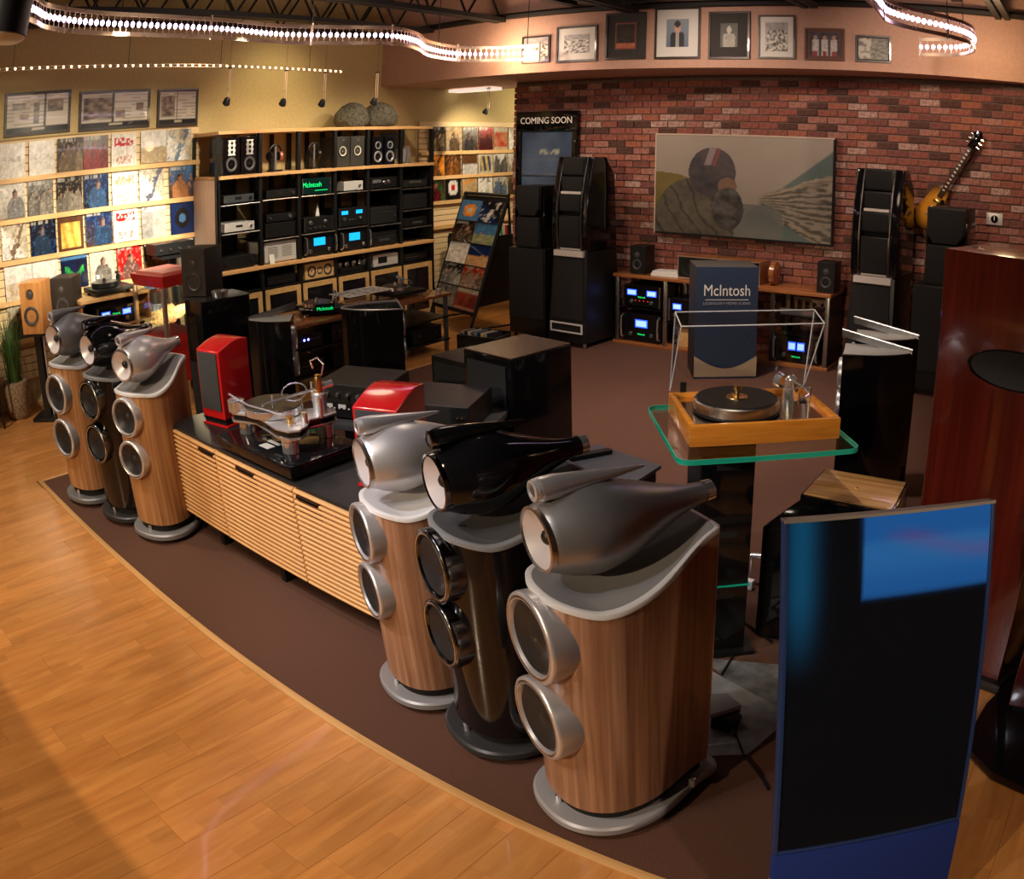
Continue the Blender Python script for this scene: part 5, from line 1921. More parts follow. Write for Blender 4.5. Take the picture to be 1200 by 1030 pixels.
def tv_fn(u, v):
    n = fbm(u*5, v*4, 4)
    n2 = fbm(u*22, v*16, 7)
    c = mix((.34, .30, .25), (.50, .45, .39), v*.6 + .5*n)
    d = v - (-.50 + 1.40*u)
    if d < 0:
        c = mix(c, mix((.10, .16, .155), (.19, .25, .235), n), smooth(-d/.03))
    # pale fanned ridge of rock strata
    cx, cy = .50, .36
    r, a = math.hypot(u - cx, v - cy), math.atan2(v - cy, u - cx)
    hi = .50 + .10*n2
    if u > .58 and -.72 < a < hi:
        st = .5 + .5*sin(a*40 + fbm(u*7, v*16, 2)*13)
        k = mix((.085, .08, .06), (.42, .37, .29), smooth(st*.7 + .35*n2))
        if a > hi - .12:
            k = mix(k, (.52, .45, .35), .7*n2)
        c = mix(c, k, smooth((u - .58)/.06))
    if .46 < u < .74 and v < .52 - .9*(u - .46) and v < .33 + 0*u:
        c = mix(c, mix((.15, .17, .165), (.25, .26, .23), n), .9)
    # ochre hill at the left
    if u < .26 and v < .66 - 1.1*u*u - .1*n:
        c = mix((.16, .125, .03), (.34, .27, .08), n)
    # generic dark figure mass: shoulders and a rounded head shape, no face
    w = .24 + .5*max(0, v - .05)
    e = ((u - .22)/.25)**2 + ((v + .02)/(.56 + .06*n))**2
    if e < 1:
        c = mix((.05, .048, .035), (.20, .175, .13), smooth(n*.5 + n2*.6))
        if sin(u*60 + v*22 + n*9) > .86:
            c = mix(c, (.03, .03, .025), .7)
    h = ((u - .335)/.135)**2 + ((v - .63)/.25)**2
    if h < 1 + .05*n2:
        c = mix((.035, .03, .045), (.17, .14, .15), smooth(n*.7 + n2*.5 - .15))
        if v > .70 and abs(u - .335 - .18*(v - .85)) < .020:
            c = (.36, .30, .32)
        if v > .70 and abs(u - .372 - .18*(v - .85)) < .010:
            c = (.30, .10, .10)
    g = ((u - .425)/.055)**2 + ((v - .50)/.085)**2
    if g < 1:
        c = mix((.20, .12, .08), (.34, .22, .15), n2)
    m = ((u - .43)/.085)**2 + ((v - .27)/.20)**2
    if m < 1 + .3*n2:
        c = mix((.025, .025, .025), (.17, .16, .15), smooth(n2*1.3 - .2))
    return tuple(.80*q**1.08 for q in c)


TX, TXW = -3.57, 2.03
t = thing('wall_television', 'large wall television with a dim mountain landscape and helmeted shape', 'television', (TX, 8.30, 1.19))
painted('picture', TXW - .03, 1.05, 200, 110, tv_fn, PRINTM, t, .01, (0, -.022, .02))
MB().box(-TXW/2, TXW/2, -.018, .045, 0, 1.09).build('television_body', BLKM, t, bev=.004)
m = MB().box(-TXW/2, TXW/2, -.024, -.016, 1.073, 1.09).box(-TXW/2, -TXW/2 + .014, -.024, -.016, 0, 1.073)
m.build('lit_edge', mat('tan_lit_edge', (.62, .50, .40), .5), t)  # light along the frame's top and left is put into this tan
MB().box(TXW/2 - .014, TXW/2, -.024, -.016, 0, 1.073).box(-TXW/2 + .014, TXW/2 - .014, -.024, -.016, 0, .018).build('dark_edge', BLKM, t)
MB().box(-.3, .3, .045, .10, .3, .8).build('wall_bracket', BLKM, t)

# poster case
t = thing('poster_case', 'black lit poster case headed COMING SOON on the brick wall', 'poster', (-6.09, 8.37, .95))
pw_, ph_ = .90, 1.60
m = MB().box(-pw_/2, pw_/2, -.06, .01, ph_ - .24, ph_).box(-pw_/2, pw_/2, -.06, .01, 0, .07).box(-pw_/2, -pw_/2 + .07, -.06, .01, .07, ph_ - .24).box(pw_/2 - .07, pw_/2, -.06, .01, .07, ph_ - .24)
m.build('case_frame', BLK, t, bev=.004)
painted('poster_print', pw_ - .14, ph_ - .31, 24, 44, lambda u, v: mix((.05, .08, .20), (.26, .34, .56), vnoise(u*5, v*7, 3)*.6 + .4*(1 - v)) if not (abs(v - .80) < .02 and .3 < u < .75 and vnoise(u*40, v*40) > .4) else (.7, .68, .6), PRINTM, t, .004, (0, -.022, .07))
text('COMING SOON', .112, mat('pale_letters', (.75, .66, .55), .4, emit=(.8, .65, .5), es=.35), t, (0, -.063, ph_ - .115), sx=.95)
MB().box(-pw_/2 + .07, pw_/2 - .07, -.03, -.027, .07, ph_ - .24).build('glass_pane', CLRG, t)
MB().box(-pw_/2 + .07, pw_/2 - .07, -.035, -.03, .82, .832).build('pane_joint', ALUM, t)
for k in range(4):
    MB().lathe([(0, .008), (.004, .004)], (pw_/2 - .03, -.06, .25 + .33*k), (0, -1, 0), 10).build('case_bulb', mat('pale_bulb', (.7, .65, .6), .4), t)

# low rack of amplifiers: built along X at y 7.89
RY = 7.89
rack = thing('amplifier_rack', 'long low wooden topped rack with aluminium posts below the television', 'rack', (-3.635, RY, .006))
rw = 1.20
RH = .765
MB().box(-rw - .02, rw + .02, -.012, .50, RH - .035, RH).build('rack_top', RACKW, rack, bev=.004)
MB().box(-rw - .02, rw + .02, -.012, .50, .0, .035).build('rack_base', RACKW, rack, bev=.004)
for xx in (-1.17, -.585, .615, 1.185):
    for yy in (.015, .46):
        MB().box(xx - .022, xx + .022, yy - .02, yy + .02, .035, RH - .035).build('post', ALUM, rack, bev=.006)
for (a, b2, z) in ((-1.15, -.61, .41), (-.56, -.20, .30), (.64, 1.16, .33), (.64, 1.16, .52)):
    MB().box(a, b2, .01, .46, z - .012, z).build('shelf_plate', BLK, rack)
MB().box(1.19, 1.21, .03, .48, .035, RH - .035).build('side_panel', BLKM, rack)
GM = 'amplifiers in the low rack'
unit('twin blue metered amplifier on the upper left rack shelf', .445, .235, .36, (-4.52, RY + .03, .418), 0, BLK, BLKM, grp=GM, meters=((-.27, .66, .115, .062), (.27, .66, .115, .062)), glow=(-.1, .1, .38, .52), knobs=((-.27, .22, .022), (.27, .22, .022)), buttons=6, handles=False, cheeks=True, kmat=mat('green_knob', (.25, .4, .32), .25, metal=.9))
unit('blue metered power amplifier with white handles, bottom left of rack', .47, .31, .38, (-4.52, RY + .03, .041), 0, BLK, BLKM, grp=GM, meters=((0, .64, .15, .085),), glow=(-.1, .1, .2, .3), knobs=((-.27, .25, .022), (.27, .25, .022)), handles=True, kmat=MATS['green_knob'])
unit('blue metered amplifier half hidden by the display box', .445, .25, .36, (-3.96, RY + .03, .306), 0, BLK, BLKM, grp=GM, meters=((-.3, .66, .10, .062),), glow=None, knobs=((-.34, .3, .022),), cheeks=True)
o = MB().box(-.10, .10, 0, .22, 0, .20).build('wood_box', MAPV, None, bev=.003, loc=(-4.00, RY + .06, .045))
tag(o, 'small pale wooden box at floor level left of the display box', 'box')
unit('twin blue metered power amplifier with white handles, right end of rack', .47, .27, .38, (-2.76, RY + .03, .041), 0, BLK, BLKM, grp=GM, meters=((-.10, .62, .078, .085), (.10, .62, .078, .085)), glow=(-.1, .1, .16, .26), knobs=((-.27, .25, .022), (.27, .25, .022)), handles=True, kmat=MATS['green_knob'])
t = thing('valve_amplifier', 'bronze valve amplifier on the right hand rack shelf', 'amplifier', (-2.78, RY + .06, .526), 0, GM)
MB().box(-.18, .18, 0, .3, 0, .05).build('chassis', CHR, t)
for i in range(4):
    MB().lathe([(0, .012), (.01, .018), (.07, .018), (.09, .004)], (-.12 + .08*i, .08, .05), (0, 0, 1), 12).build('valve', mat('amber_valve', (.35, .22, .1), .1, metal=.5), t)
# things on the rack top
for xx, lb in ((-4.60, 'black small speaker left on the rack top'), (-2.50, 'black small speaker right on the rack top')):
    speaker_box(lb, .185, .30, .22, (xx, RY + .06, RH + .008), 0, BLKM, None, ((0, .70, .022, 'd'), (0, .34, .052, 'w')), 'small speakers on the rack', ring=mat('dark_ring2', (.05, .05, .055), .3), cone=mat('grey_cone3', (.08, .08, .085), .4))
o = MB().prism([(-.16, -.10), (.14, -.12), (.16, .10), (-.14, .11)], 0, .03).prism([(-.15, -.09), (.13, -.11), (.15, .09), (-.13, .10)], .032, .05).build('paper_stack', WHITE, None, loc=(-4.28, RY + .17, RH + .008), rot=(0, 0, .2))
tag(o, 'small stack of white papers on the rack top', 'paper')
t = thing('centre_speaker', 'wide bronze centre speaker with black round drivers and wooden end', 'speaker', (-3.60, RY + .10, RH + .006))
MB().box(-.53, .40, 0, .28, 0, .235).build('cabinet', RACKW, t, bev=.01)
m = MB().box(-.53, .40, -.012, .0, 0, .012).box(-.53, .40, -.012, 0, .223, .235).box(-.53, -.518, -.012, 0, .012, .223).box(.388, .40, -.012, 0, .012, .223)
m.build('front_trim', mat('bronze_trim', (.45, .34, .25), .35, metal=.6), t)
MB().box(-.518, .388, -.004, .002, .012, .223).build('front_cloth', BLKM, t)
for xx, r in ((-.40, .088), (-.20, .088), (.0, .05), (.25, .088)):
    o = MB().lathe([(-.002, r), (.008, r), (.006, r*.9)], (xx, -.004, .115), (0, -1, 0), 28, caps=False).build('driver_ring', BLKM, t)
    MB().lathe([(.005, r*.92), (-.002, r*.4), (.006, 0)], (xx, -.004, .115), (0, -1, 0), 24, caps=False).build('cone', BLKM, o)
MB().lathe([(0, .10), (.02, .12), (.06, .115), (.07, .10)], (.46, .14, .118), (1, 0, 0), 32).build('wooden_end', RACKW, t)
# tall printed display box
t = thing('display_box', 'tall navy display box lettered McIntosh in front of the rack', 'box', (-3.19, 7.16, .006), 34)
BW, BD, BH = .58, .46, 1.05
MB().box(-BW/2, BW/2, .002, BD, 0, BH).build('box_body', BOXD, t, bev=.003)
MB().box(-BW/2 + .0, BW/2, -.002, .003, 0, BH).build('box_front', NAVY, t)
text('McIntosh', .118, mat('white_print', (.75, .75, .72), .6), t, (.0, -.004, .83), sx=1.0, sy=1.25, name='box_lettering')
MB().box(-.20, .20, -.004, -.002, .745, .75).build('rule_line', MATS['white_print'], t)
text('LEGENDARY HOME AUDIO', .036, mat('grey_print', (.3, .32, .36), .6), t, (.0, -.004, .712), name='small_lettering')
m = MB()
arc = [(-.29 + .59*i/24, .34 - .24*sin(pi*(i/24)*.5 + pi*.25)**2) for i in range(25)]
m.add([(x, -.0035, z) for x, z in arc] + [(x, -.0035, .02) for x, z in arc], [(i, i + 1, 26 + i, 25 + i) for i in range(24)])
m.build('print_panel', mat('tan_print', (.42, .33, .22), .6), t)
# brass ornament reflection piece: tube microphone-like stand left in view through the lid
# ================================================================== segmented flagship loudspeakers


def flag_tower(label, x, y, rz, w=.50, d=.62, subh=1.02, toph=.98):
    t = thing('tall_loudspeaker', label, 'speaker', (x, y, .006), rz, 'tall segmented loudspeakers by the brick wall')
    wt = w*.76
    m = MB()
    m.loft([[(-w/2, 0, .05), (w/2, 0, .05), (w/2, d*1.05, .05), (-w/2, d*1.05, .05)], [(-wt/2 - .03, .06, subh), (wt/2 + .03, .06, subh), (wt/2 + .03, d, subh), (-wt/2 - .03, d, subh)]])
    m.build('bass_cabinet', BLKM, t, bev=.008)
    m = MB()
    m.add([(-w/2 + .035, -.012, .30), (w/2 - .035, -.012, .30), (wt/2 - .01, .035, subh - .07), (-wt/2 + .01, .035, subh - .07), (-w/2 + .035, .01, .30), (w/2 - .035, .01, .30), (wt/2 - .01, .06, subh - .07), (-wt/2 + .01, .06, subh - .07)],
          [(0, 1, 2, 3), (7, 6, 5, 4), (0, 4, 5, 1), (1, 5, 6, 2), (2, 6, 7, 3), (3, 7, 4, 0)])
    m.build('bass_grille', GRL, t, bev=.004)
    m = MB().box(-w/2 + .04, w/2 - .04, -.018, 0, .245, .26).box(-w/2 + .04, w/2 - .04, -.018, 0, .155, .17).box(-w/2 + .04, -w/2 + .055, -.018, 0, .17, .245).box(w/2 - .055, w/2 - .04, -.018, 0, .17, .245)
    m.build('port_frame', mat('port_metal', (.80, .77, .78), .4, metal=.2), t)
    MB().box(-w/2 + .055, w/2 - .055, -.008, .004, .17, .245).build('port_opening', BLKR, t)
    for sx in (-1, 1):
        for yy in (.05, d - .02):
            MB().lathe([(0, .018), (.05, .022)], (sx*(w/2 - .05), yy, 0), (0, 0, 1), 12).build('foot', CHR, t)
    MB().box(-wt/2 + .0, wt/2 - .0, .02, .10, subh - .055, subh + .006).build('silver_lip', mat('lip_metal', (.78, .73, .72), .4, metal=.2), t)
    # upper array: curved side shell + modules
    sh_ = []
    for i in range(25):
        s_ = i/24
        z = subh + .01 + toph*s_
        yf = .06 + .06*sin(s_*pi) * -1 + .10*s_
        yb = d - .02 - .07*s_ - .14*smooth((s_ - .78)/.22)
        sh_.append((yf, yb, z))
    poly = [(a, z) for a, b2, z in sh_] + [(b2, z) for a, b2, z in sh_[::-1]]
    for sx, nm in ((1, 'side_shell'), (-1, 'side_shell')):
        x0 = sx*(wt/2 - .035)
        x1 = sx*(wt/2 + .045)
        MB().prism(poly, min(x0, x1), max(x0, x1), 'x').build(nm, BLK, t, bev=.012, seg=3, ang=50)
        rl = [(sx*(wt/2 - .035), a - .006, z) for a, b2, z in sh_]
        MB().tube(rl, .010, 6).build('chrome_rail', mat('rail_metal', (.30, .29, .29), .25, metal=1), t)
    MB().prism([(a + .10, z) for a, b2, z in sh_] + [(b2 - .02, z) for a, b2, z in sh_[::-1]], -wt/2 + .04, wt/2 - .04, 'x').build('core', BLKR, t)
    for (z0, z1, yo) in ((.02, .37, .03), (.41, .60, .035), (.63, .79, .04), (.80, 1.0, .02)):
        yf = sh_[int((z0 + z1)/2/1.0*24)][0]
        o = MB().box(-wt/2 + .045, wt/2 - .045, yf + yo - .03, yf + .25, subh + .01 + z0*toph, subh + .01 + z1*toph).build('driver_module', BLKM, t, bev=.008)
        MB().box(-wt/2 + .06, wt/2 - .06, yf + yo - .042, yf + yo - .028, subh + .025 + z0*toph, subh - .005 + z1*toph).build('module_grille', GRL, o, bev=.003)
    for z0 in (.0, .602):
        yf = sh_[int(z0*24)][0]
        MB().box(-wt/2 + .06, wt/2 - .06, yf + .0, yf + .05, subh + .012 + z0*toph, subh + .012 + (z0 + .025)*toph).build('bright_bar', MATS['lip_metal'], t)
    return t


flag_tower('tall segmented black loudspeaker with silver port frame left of the television', -5.16, 7.44, -2)
flag_tower('tall segmented black loudspeaker right of the television, before the guitar', -1.93, 7.52, -4, .48, .60, 1.02, .97)


def mid_tower(label, x, y, rz, hb=1.01, h2=.34, h3=.33, w=.50, d=.55):
    t = thing('grille_loudspeaker', label, 'speaker', (x, y, .006), rz, 'stacked black loudspeakers by the brick wall')
    MB().box(-w/2, w/2, 0, d, .05, hb).build('bass_cabinet', BLKM, t, bev=.01)
    MB().box(-w/2 + .012, w/2 - .012, -.02, .002, .24, hb - .012).build('bass_grille', GRL, t, bev=.006)
    for sx in (-1, 1):
        for yy in (.05, d - .05):
            MB().lathe([(0, .02), (.05, .022)], (sx*(w/2 - .05), yy, 0), (0, 0, 1), 12).build('foot', BLKM, t)
    w2 = w*.66
    MB().loft([[(-w2/2 - .01, .03, hb), (w2/2 + .01, .03, hb), (w2/2 + .01, d - .05, hb), (-w2/2 - .01, d - .05, hb)], [(-w2/2 + .01, .03, hb + h2), (w2/2 - .01, .03, hb + h2), (w2/2 - .01, d*.7, hb + h2), (-w2/2 + .01, d*.7, hb + h2)]]).build('middle_cabinet', BLKM, t, bev=.006)
    MB().box(-w2/2 + .01, w2/2 - .01, .012, .032, hb + .02, hb + h2 - .01).build('middle_grille', GRL, t, bev=.004)
    z0 = hb + h2 + .012
    pl = [(-w2/2, z0 + .09), (-w2/2 + .06, z0), (w2/2 - .06, z0), (w2/2, z0 + .09), (w2/2, z0 + h3), (-w2/2, z0 + h3)]
    MB().prism([(p[0]*1.02, p[1]) for p in pl], .03, .42, 'y').build('head_cabinet', BLKM, t, bev=.012)
    MB().prism([(p[0]*.96, z0 + (p[1] - z0)*.94 + .008) for p in pl], .008, .032, 'y').build('head_grille', GRL, t, bev=.004)
    for sx in (-1, 1):
        MB().box(sx*(w2/2 + .004) - .012, sx*(w2/2 + .004) + .012, .08, .40, hb + h2 - .12, z0 + .20).build('side_bracket', BLK, t, bev=.008)
    return t


mid_tower('stacked black loudspeaker left of the tall segmented one, under the poster', -5.74, 7.50, 0)
mid_tower('stacked black loudspeaker behind the cherry tower, under the guitar', -1.26, 7.48, -6, 1.01, .36, .32, .54)

# ------------------------------------------------------------------ guitar on the wall
g = thing('electric_guitar', 'sunburst electric guitar hanging tilted on the brick wall', 'guitar', (-1.52, 8.275, 1.66))
g.rotation_euler = (0, radians(31), 0)
bp_ = []
for i in range(72):
    a = 2*pi*i/72
    y = cos(a)
    r = .155 + .045*cos(2*a) - .035*cos(a)
    x = r*sin(a)*1.12
    z = y*.235
    if .25 < y and x > 0 and .3 < a < 1.25:      # cutaway
        x *= .62
    bp_.append((x, z))
o = MB().prism(bp_[::-1], -.022, .022, 'y')
gb, gnt, gbs = pbsdf('sunburst_maple')
gt = gnt.nodes.new('ShaderNodeTexCoord')
gm = gnt.nodes.new('ShaderNodeVectorMath')
gm.operation = 'LENGTH'
gs_ = gnt.nodes.new('ShaderNodeMapping')
gs_.inputs['Scale'].default_value = (5.2, 0, 4.0)
gr = gnt.nodes.new('ShaderNodeValToRGB')
gr.color_ramp.elements[0].color = (.85, .36, .03, 1)
gr.color_ramp.elements[0].position = .45
gr.color_ramp.elements[1].color = (.02, .008, .004, 1)
gr.color_ramp.elements[1].position = .95
gnt.links.new(gt.outputs['Object'], gs_.inputs['Vector'])
gnt.links.new(gs_.outputs[0], gm.inputs[0])
gnt.links.new(gm.outputs['Value'], gr.inputs['Fac'])
gnt.links.new(gr.outputs[0], gbs.inputs['Base Color'])
gbs.inputs['Roughness'].default_value = .12
gbs.inputs['Coat Weight'].default_value = .8
o.build('body', gb, g, bev=.008, seg=3, ang=50)
MB().prism([(.0, -.02), (.10, -.06), (.13, .02), (.06, .12), (.035, .12)], -.032, -.024, 'y').build('pickguard', BLK, g)
MB().box(-.026, .026, -.045, -.010, .12, .70).build('neck', mat('rosewood', (.06, .025, .012), .4), g, bev=.004)
for k in range(12):
    MB().box(-.012, .012, -.0462, -.044, .20 + .042*k, .212 + .042*k).build('fret_marker', SILF, g)
MB().prism([(-.035, .70), (.035, .70), (.05, .86), (.015, .90), (-.015, .90), (-.05, .86)], -.036, -.014, 'y').build('headstock', BLK, g, bev=.003)
for k in range(3):
    for sx in (-1, 1):
        MB().cyl((sx*.045, -.024, .74 + .045*k), (sx*.075, -.024, .74 + .045*k), .009, n=8).build('tuning_peg', CHR, g)
for z in (-.02, .06):
    MB().box(-.038, .038, -.036, -.022, z, z + .03).build('pickup', GOLD, g, bev=.002)
MB().box(-.04, .04, -.038, -.022, -.09, -.075).build('bridge', CHR, g)
for k in range(4):
    MB().lathe([(0, .014), (.014, .012)], (.085 + .03*(k % 2), -.022, -.10 - .04*(k//2)), (0, -1, 0), 12).build('control_knob', BLK, g)
MB().box(-.02, .02, -.03, .09, .66, .69).build('wall_hook', BLKM, g)
# wall plate
t = thing('wall_plate', 'white wall plate with black round knob on the brick at right', 'switch', (-.905, 8.385, 1.535))
MB().box(-.085, .085, -.016, .004, 0, .115).build('plate', SILF, t, bev=.004)
MB().lathe([(0, .038), (.012, .036), (.016, .028)], (.0, -.016, .057), (0, -1, 0), 24).build('dial', BLK, t)
MB().box(-.004, .004, -.034, -.028, .045, .085).build('pointer', SILF, t)

# ================================================================== glass topped pedestal with the big turntable
GZ = 1.05
gst = thing('glass_pedestal', 'black drawer pedestal with a green edged glass top', 'stand', (-1.25, 3.06, .006), 39)
gw, gd, gr_ = .355, .34, .05


def rrect(w, d, r, n=6):
    P = []
    for (cx, cy, a0) in ((w - r, d - r, 0), (-w + r, d - r, pi/2), (-w + r, -d + r, pi), (w - r, -d + r, 3*pi/2)):
        for i in range(n + 1):
            a = a0 + pi/2*i/n
            P.append((cx + r*cos(a), cy + r*sin(a)))
    return P


P1 = rrect(gw, gd, gr_)
P2 = rrect(gw - .004, gd - .004, gr_ - .004)
MB().prism(P2, GZ - .020 - .006, GZ - .006).build('glass_shelf', CLRG, gst)
n = len(P1)
m = MB()
m.add([(x, y, GZ - .020 - .006) for x, y in P1] + [(x, y, GZ - .006) for x, y in P1] + [(x, y, GZ - .020 - .006) for x, y in P2] + [(x, y, GZ - .006) for x, y in P2],
      [(i, (i + 1) % n, (i + 1) % n + n, i + n) for i in range(n)] + [(i + n, (i + 1) % n + n, (i + 1) % n + 3*n, i + 3*n) for i in range(n)] + [((i + 1) % n, i, i + 2*n, (i + 1) % n + 2*n) for i in range(n)])
m.build('glass_edge', GLASSE, gst)
MB().box(-.215, .01, -.09, .135, .02, GZ - .03).build('column', BLKM, gst, bev=.004)
for z0, z1 in ((.08, .36), (.40, .66), (.70, .96)):
    o = MB().box(-.210, .005, -.100, -.088, z0, z1).build('drawer', BLK, gst, bev=.003)
    MB().box(-.15, -.055, -.102, -.098, z1 - .06, z1 - .035).build('finger_slot', BLKR, o)
MB().box(-.25, .05, -.13, .17, .0, .02).build('foot_plate', BLKM, gst)
MB().box(-.222, .016, -.10, .14, .356, .361).build('glass_strip', GLASSE, gst)

bt = thing('lidded_turntable', 'orange wood turntable with black record and open clear lid', 'turntable', (-1.245, 3.075, GZ + .002), 38.2)
w2, d2 = .297, .224
m = MB().box(-w2, w2, -d2, -d2 + .022, .0, .085).box(-w2, w2, d2 - .022, d2, 0, .085).box(-w2, -w2 + .022, -d2 + .022, d2 - .022, 0, .085).box(w2 - .022, w2, -d2 + .022, d2 - .022, 0, .085)
m.build('plinth', ORNG, bt, bev=.003)
MB().box(-w2 + .022, w2 - .022, -d2 + .022, d2 - .022, .045, .066).build('deck_plate', mat('champagne_metal', (.70, .60, .46), .16, metal=1), bt)
MB().lathe([(0, .170), (.036, .170), (.040, .165)], (-.065, -.005, .080), (0, 0, 1), 64).build('platter', ALUM, bt, ang=30)
MB().lathe([(0, .175), (.006, .175)], (-.065, -.005, .072), (0, 0, 1), 64).build('shadow_ring', BLKM, bt)
MB().lathe([(0, .160), (.004, .160), (.0042, .05), (.0036, .05)], (-.065, -.005, .120), (0, 0, 1), 64).build('record', mat('record_vinyl', (.012, .012, .012), .42), bt)
MB().lathe([(0, .044), (.004, .042), (.006, .012), (.03, .012), (.032, .018), (.045, .016), (.047, .004)], (-.065, -.005, .124), (0, 0, 1), 28).build('record_clamp', GOLD, bt)
MB().lathe([(0, .035), (.05, .033), (.052, .024)], (.20, .12, .066), (0, 0, 1), 24).build('arm_base', CHR, bt)
MB().lathe([(0, .026), (.035, .026), (.05, .014), (.055, .0)], (.20, .12, .118), (0, 0, 1), 24).build('arm_pivot', CHR, bt)
MB().lathe([(0, .03), (.03, .034), (.04, .02)], (.18, .165, .13), (-.5, .8, .2), 20).build('counterweight', CHR, bt)
MB().tube([(.20, .12, .152), (.215, .0, .150), (.205, -.09, .145), (.165, -.13, .138)], .0055, 8).build('tonearm', CHR, bt)
MB().prism([(.145, -.155), (.175, -.155), (.18, -.12), (.155, -.12)], .130, .138).build('headshell', BLKM, bt)
MB().cyl((.235, -.02, .066), (.235, -.02, .155), .007, n=12).cyl((.235, -.02, .15), (.20, -.02, .152), .004, n=8).build('arm_rest', CHR, bt)
MB().lathe([(0, .022), (.004, .022), (.006, .005)], (.25, .165, .066), (0, 0, 1), 16).build('speed_knob', CHR, bt)
for sx in (-1, 1):
    MB().box(sx*.235 - .012, sx*.235 + .012, d2 - .006, d2 + .012, .07, .125).build('lid_hinge', BLKM, bt)
# lid opened upright: a shallow clear box hinged at the rear edge
LW, LD, LT = .292, .36, .13
hy, hz_ = d2 - .002, .092
ang_ = radians(104)


def lp(x, s_, o_):   # s_ distance from hinge along lid, o_ depth of the lid (towards viewer side)
    return Vector((x, hy + s_*cos(ang_) + o_*-sin(ang_)*1.0, hz_ + s_*sin(ang_) + o_*cos(ang_)*1.0))


def slab(m, q, th):
    """q: 4 corners, thickness vector th"""
    vs = [tuple(a) for a in q] + [tuple(a + th) for a in q]
    m.add(vs, [(0, 3, 2, 1), (4, 5, 6, 7), (0, 1, 5, 4), (1, 2, 6, 5), (2, 3, 7, 6), (3, 0, 4, 7)])


nn = (lp(0, 0, 1) - lp(0, 0, 0)).normalized()
ss = (lp(0, 1, 0) - lp(0, 0, 0)).normalized()
lid = MB()
slab(lid, [lp(-LW, 0, 0), lp(LW, 0, 0), lp(LW, LD, 0), lp(-LW, LD, 0)], nn*-.004)
o = lid.build('lid', ACRY, bt)
for nm, q, th in (('lid_front', [lp(-LW, LD, 0), lp(LW, LD, 0), lp(LW, LD, LT), lp(-LW, LD, LT)], ss*.004),
                  ('lid_side', [lp(-LW, 0, 0), lp(-LW, LD, 0), lp(-LW, LD, LT), lp(-LW, .02, .012)], Vector((-.004, 0, 0))),
                  ('lid_side', [lp(LW, 0, 0), lp(LW, LD, 0), lp(LW, LD, LT), lp(LW, .02, .012)], Vector((.004, 0, 0)))):
    m = MB()
    slab(m, q, th)
    m.build(nm, ACRY, o)
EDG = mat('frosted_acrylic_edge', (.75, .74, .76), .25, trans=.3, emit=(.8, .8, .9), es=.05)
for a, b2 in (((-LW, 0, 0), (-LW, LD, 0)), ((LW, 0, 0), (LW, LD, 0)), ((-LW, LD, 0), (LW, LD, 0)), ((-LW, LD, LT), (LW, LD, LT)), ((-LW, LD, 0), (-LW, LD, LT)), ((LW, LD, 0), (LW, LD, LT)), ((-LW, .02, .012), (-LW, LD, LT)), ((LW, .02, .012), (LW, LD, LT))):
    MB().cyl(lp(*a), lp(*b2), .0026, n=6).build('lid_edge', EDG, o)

# ================================================================== right side pieces
t = thing('wood_top_subwoofer', 'black subwoofer with striped wood top behind the screen', 'speaker', (-1.02, 3.02, .006), 0)
q = [at_z(942, 577, .70), at_z(1045, 597, .70), at_z(1062, 565, .70), at_z(968, 549, .70)]
c0 = Vector((-1.02, 3.02, 0))
q = [p - c0 for p in q]
cen = sum(q, Vector())/4
MB().prism([(p.x, p.y) for p in q], .685, .694).build('wood_top', SUBW, t, bev=.002)
ex = [(cen.x + (p.x - cen.x)*1.06, cen.y + (p.y - cen.y)*1.06) for p in q]
b0 = [at_z(888, 735, 0) - c0, at_z(1020, 735, 0) - c0]
MB().prism(ex, .660, .684).build('black_rim', BLK, t, bev=.003)
lo = [(-.165, .10), (ex[1][0] + .0, ex[1][1] - .10), (ex[2][0], ex[2][1]), (ex[3][0] - .02, ex[3][1] + .02)]
MB().loft([[(x, y, .02) for x, y in lo], [(x, y, .585) for x, y in lo], [(x, y, .66) for x, y in ex]]).build('cabinet', BLK, t, bev=.006)
MB().lathe([(0, .008), (.002, .006)], (cen.x, cen.y, .694), (0, 0, 1), 12).build('emblem', GOLD, t)
for p in lo:
    MB().lathe([(0, .02), (.02, .02)], (cen.x + (p[0] - cen.x)*.8, cen.y + (p[1] - cen.y)*.8, 0), (0, 0, 1), 12).build('foot', RUBB, t)

ct_ = thing('cherry_speaker', 'very tall dark cherry speaker with a black oval on its front', 'speaker', (-.29, 3.16, .006), -20)
cw_, cd_, ch_ = .27, .46, 1.80
MB().box(-cw_, cw_, 0, cd_, .05, ch_).build('cabinet', CHERRY, ct_, bev=.008, seg=3)
MB().box(-cw_ - .03, cw_ + .03, -.03, cd_ + .03, 0, .05).build('plinth', BLKM, ct_, bev=.006)
P = at_y(1190, 433, 3.13)
ov = []
MB().lathe([(0, .21), (.010, .21), (.012, .200), (.006, .19)], (.085, -.001, 1.385), (0, -1, 0), 48, caps=False, sq=(1, .36)).build('oval_rim', BLK, ct_)
MB().lathe([(.008, .195), (.003, .10), (.002, 0)], (.085, -.001, 1.385), (0, -1, 0), 40, caps=False, sq=(1, .36)).build('oval_plate', BLKM, ct_)  # flat black oval set into the front face
c2 = thing('cherry_speaker', 'second cherry speaker at the right edge, in front of the tall one', 'speaker', (.30, 2.86, .006), -8)
MB().box(-.265, .30, 0, .26, .05, 1.25).build('cabinet', CHERRY, c2, bev=.008, seg=3)
m = MB().prism([(-.36, -.30), (-.18, -.44), (.10, -.52), (.36, -.50), (.36, .30), (-.30, .30), (-.36, .0)], 0, .04)
m.build('plinth', BLK, c2, bev=.01)
MB().box(-.24, .27, .0, .24, .04, .05).build('riser', BLKM, c2)

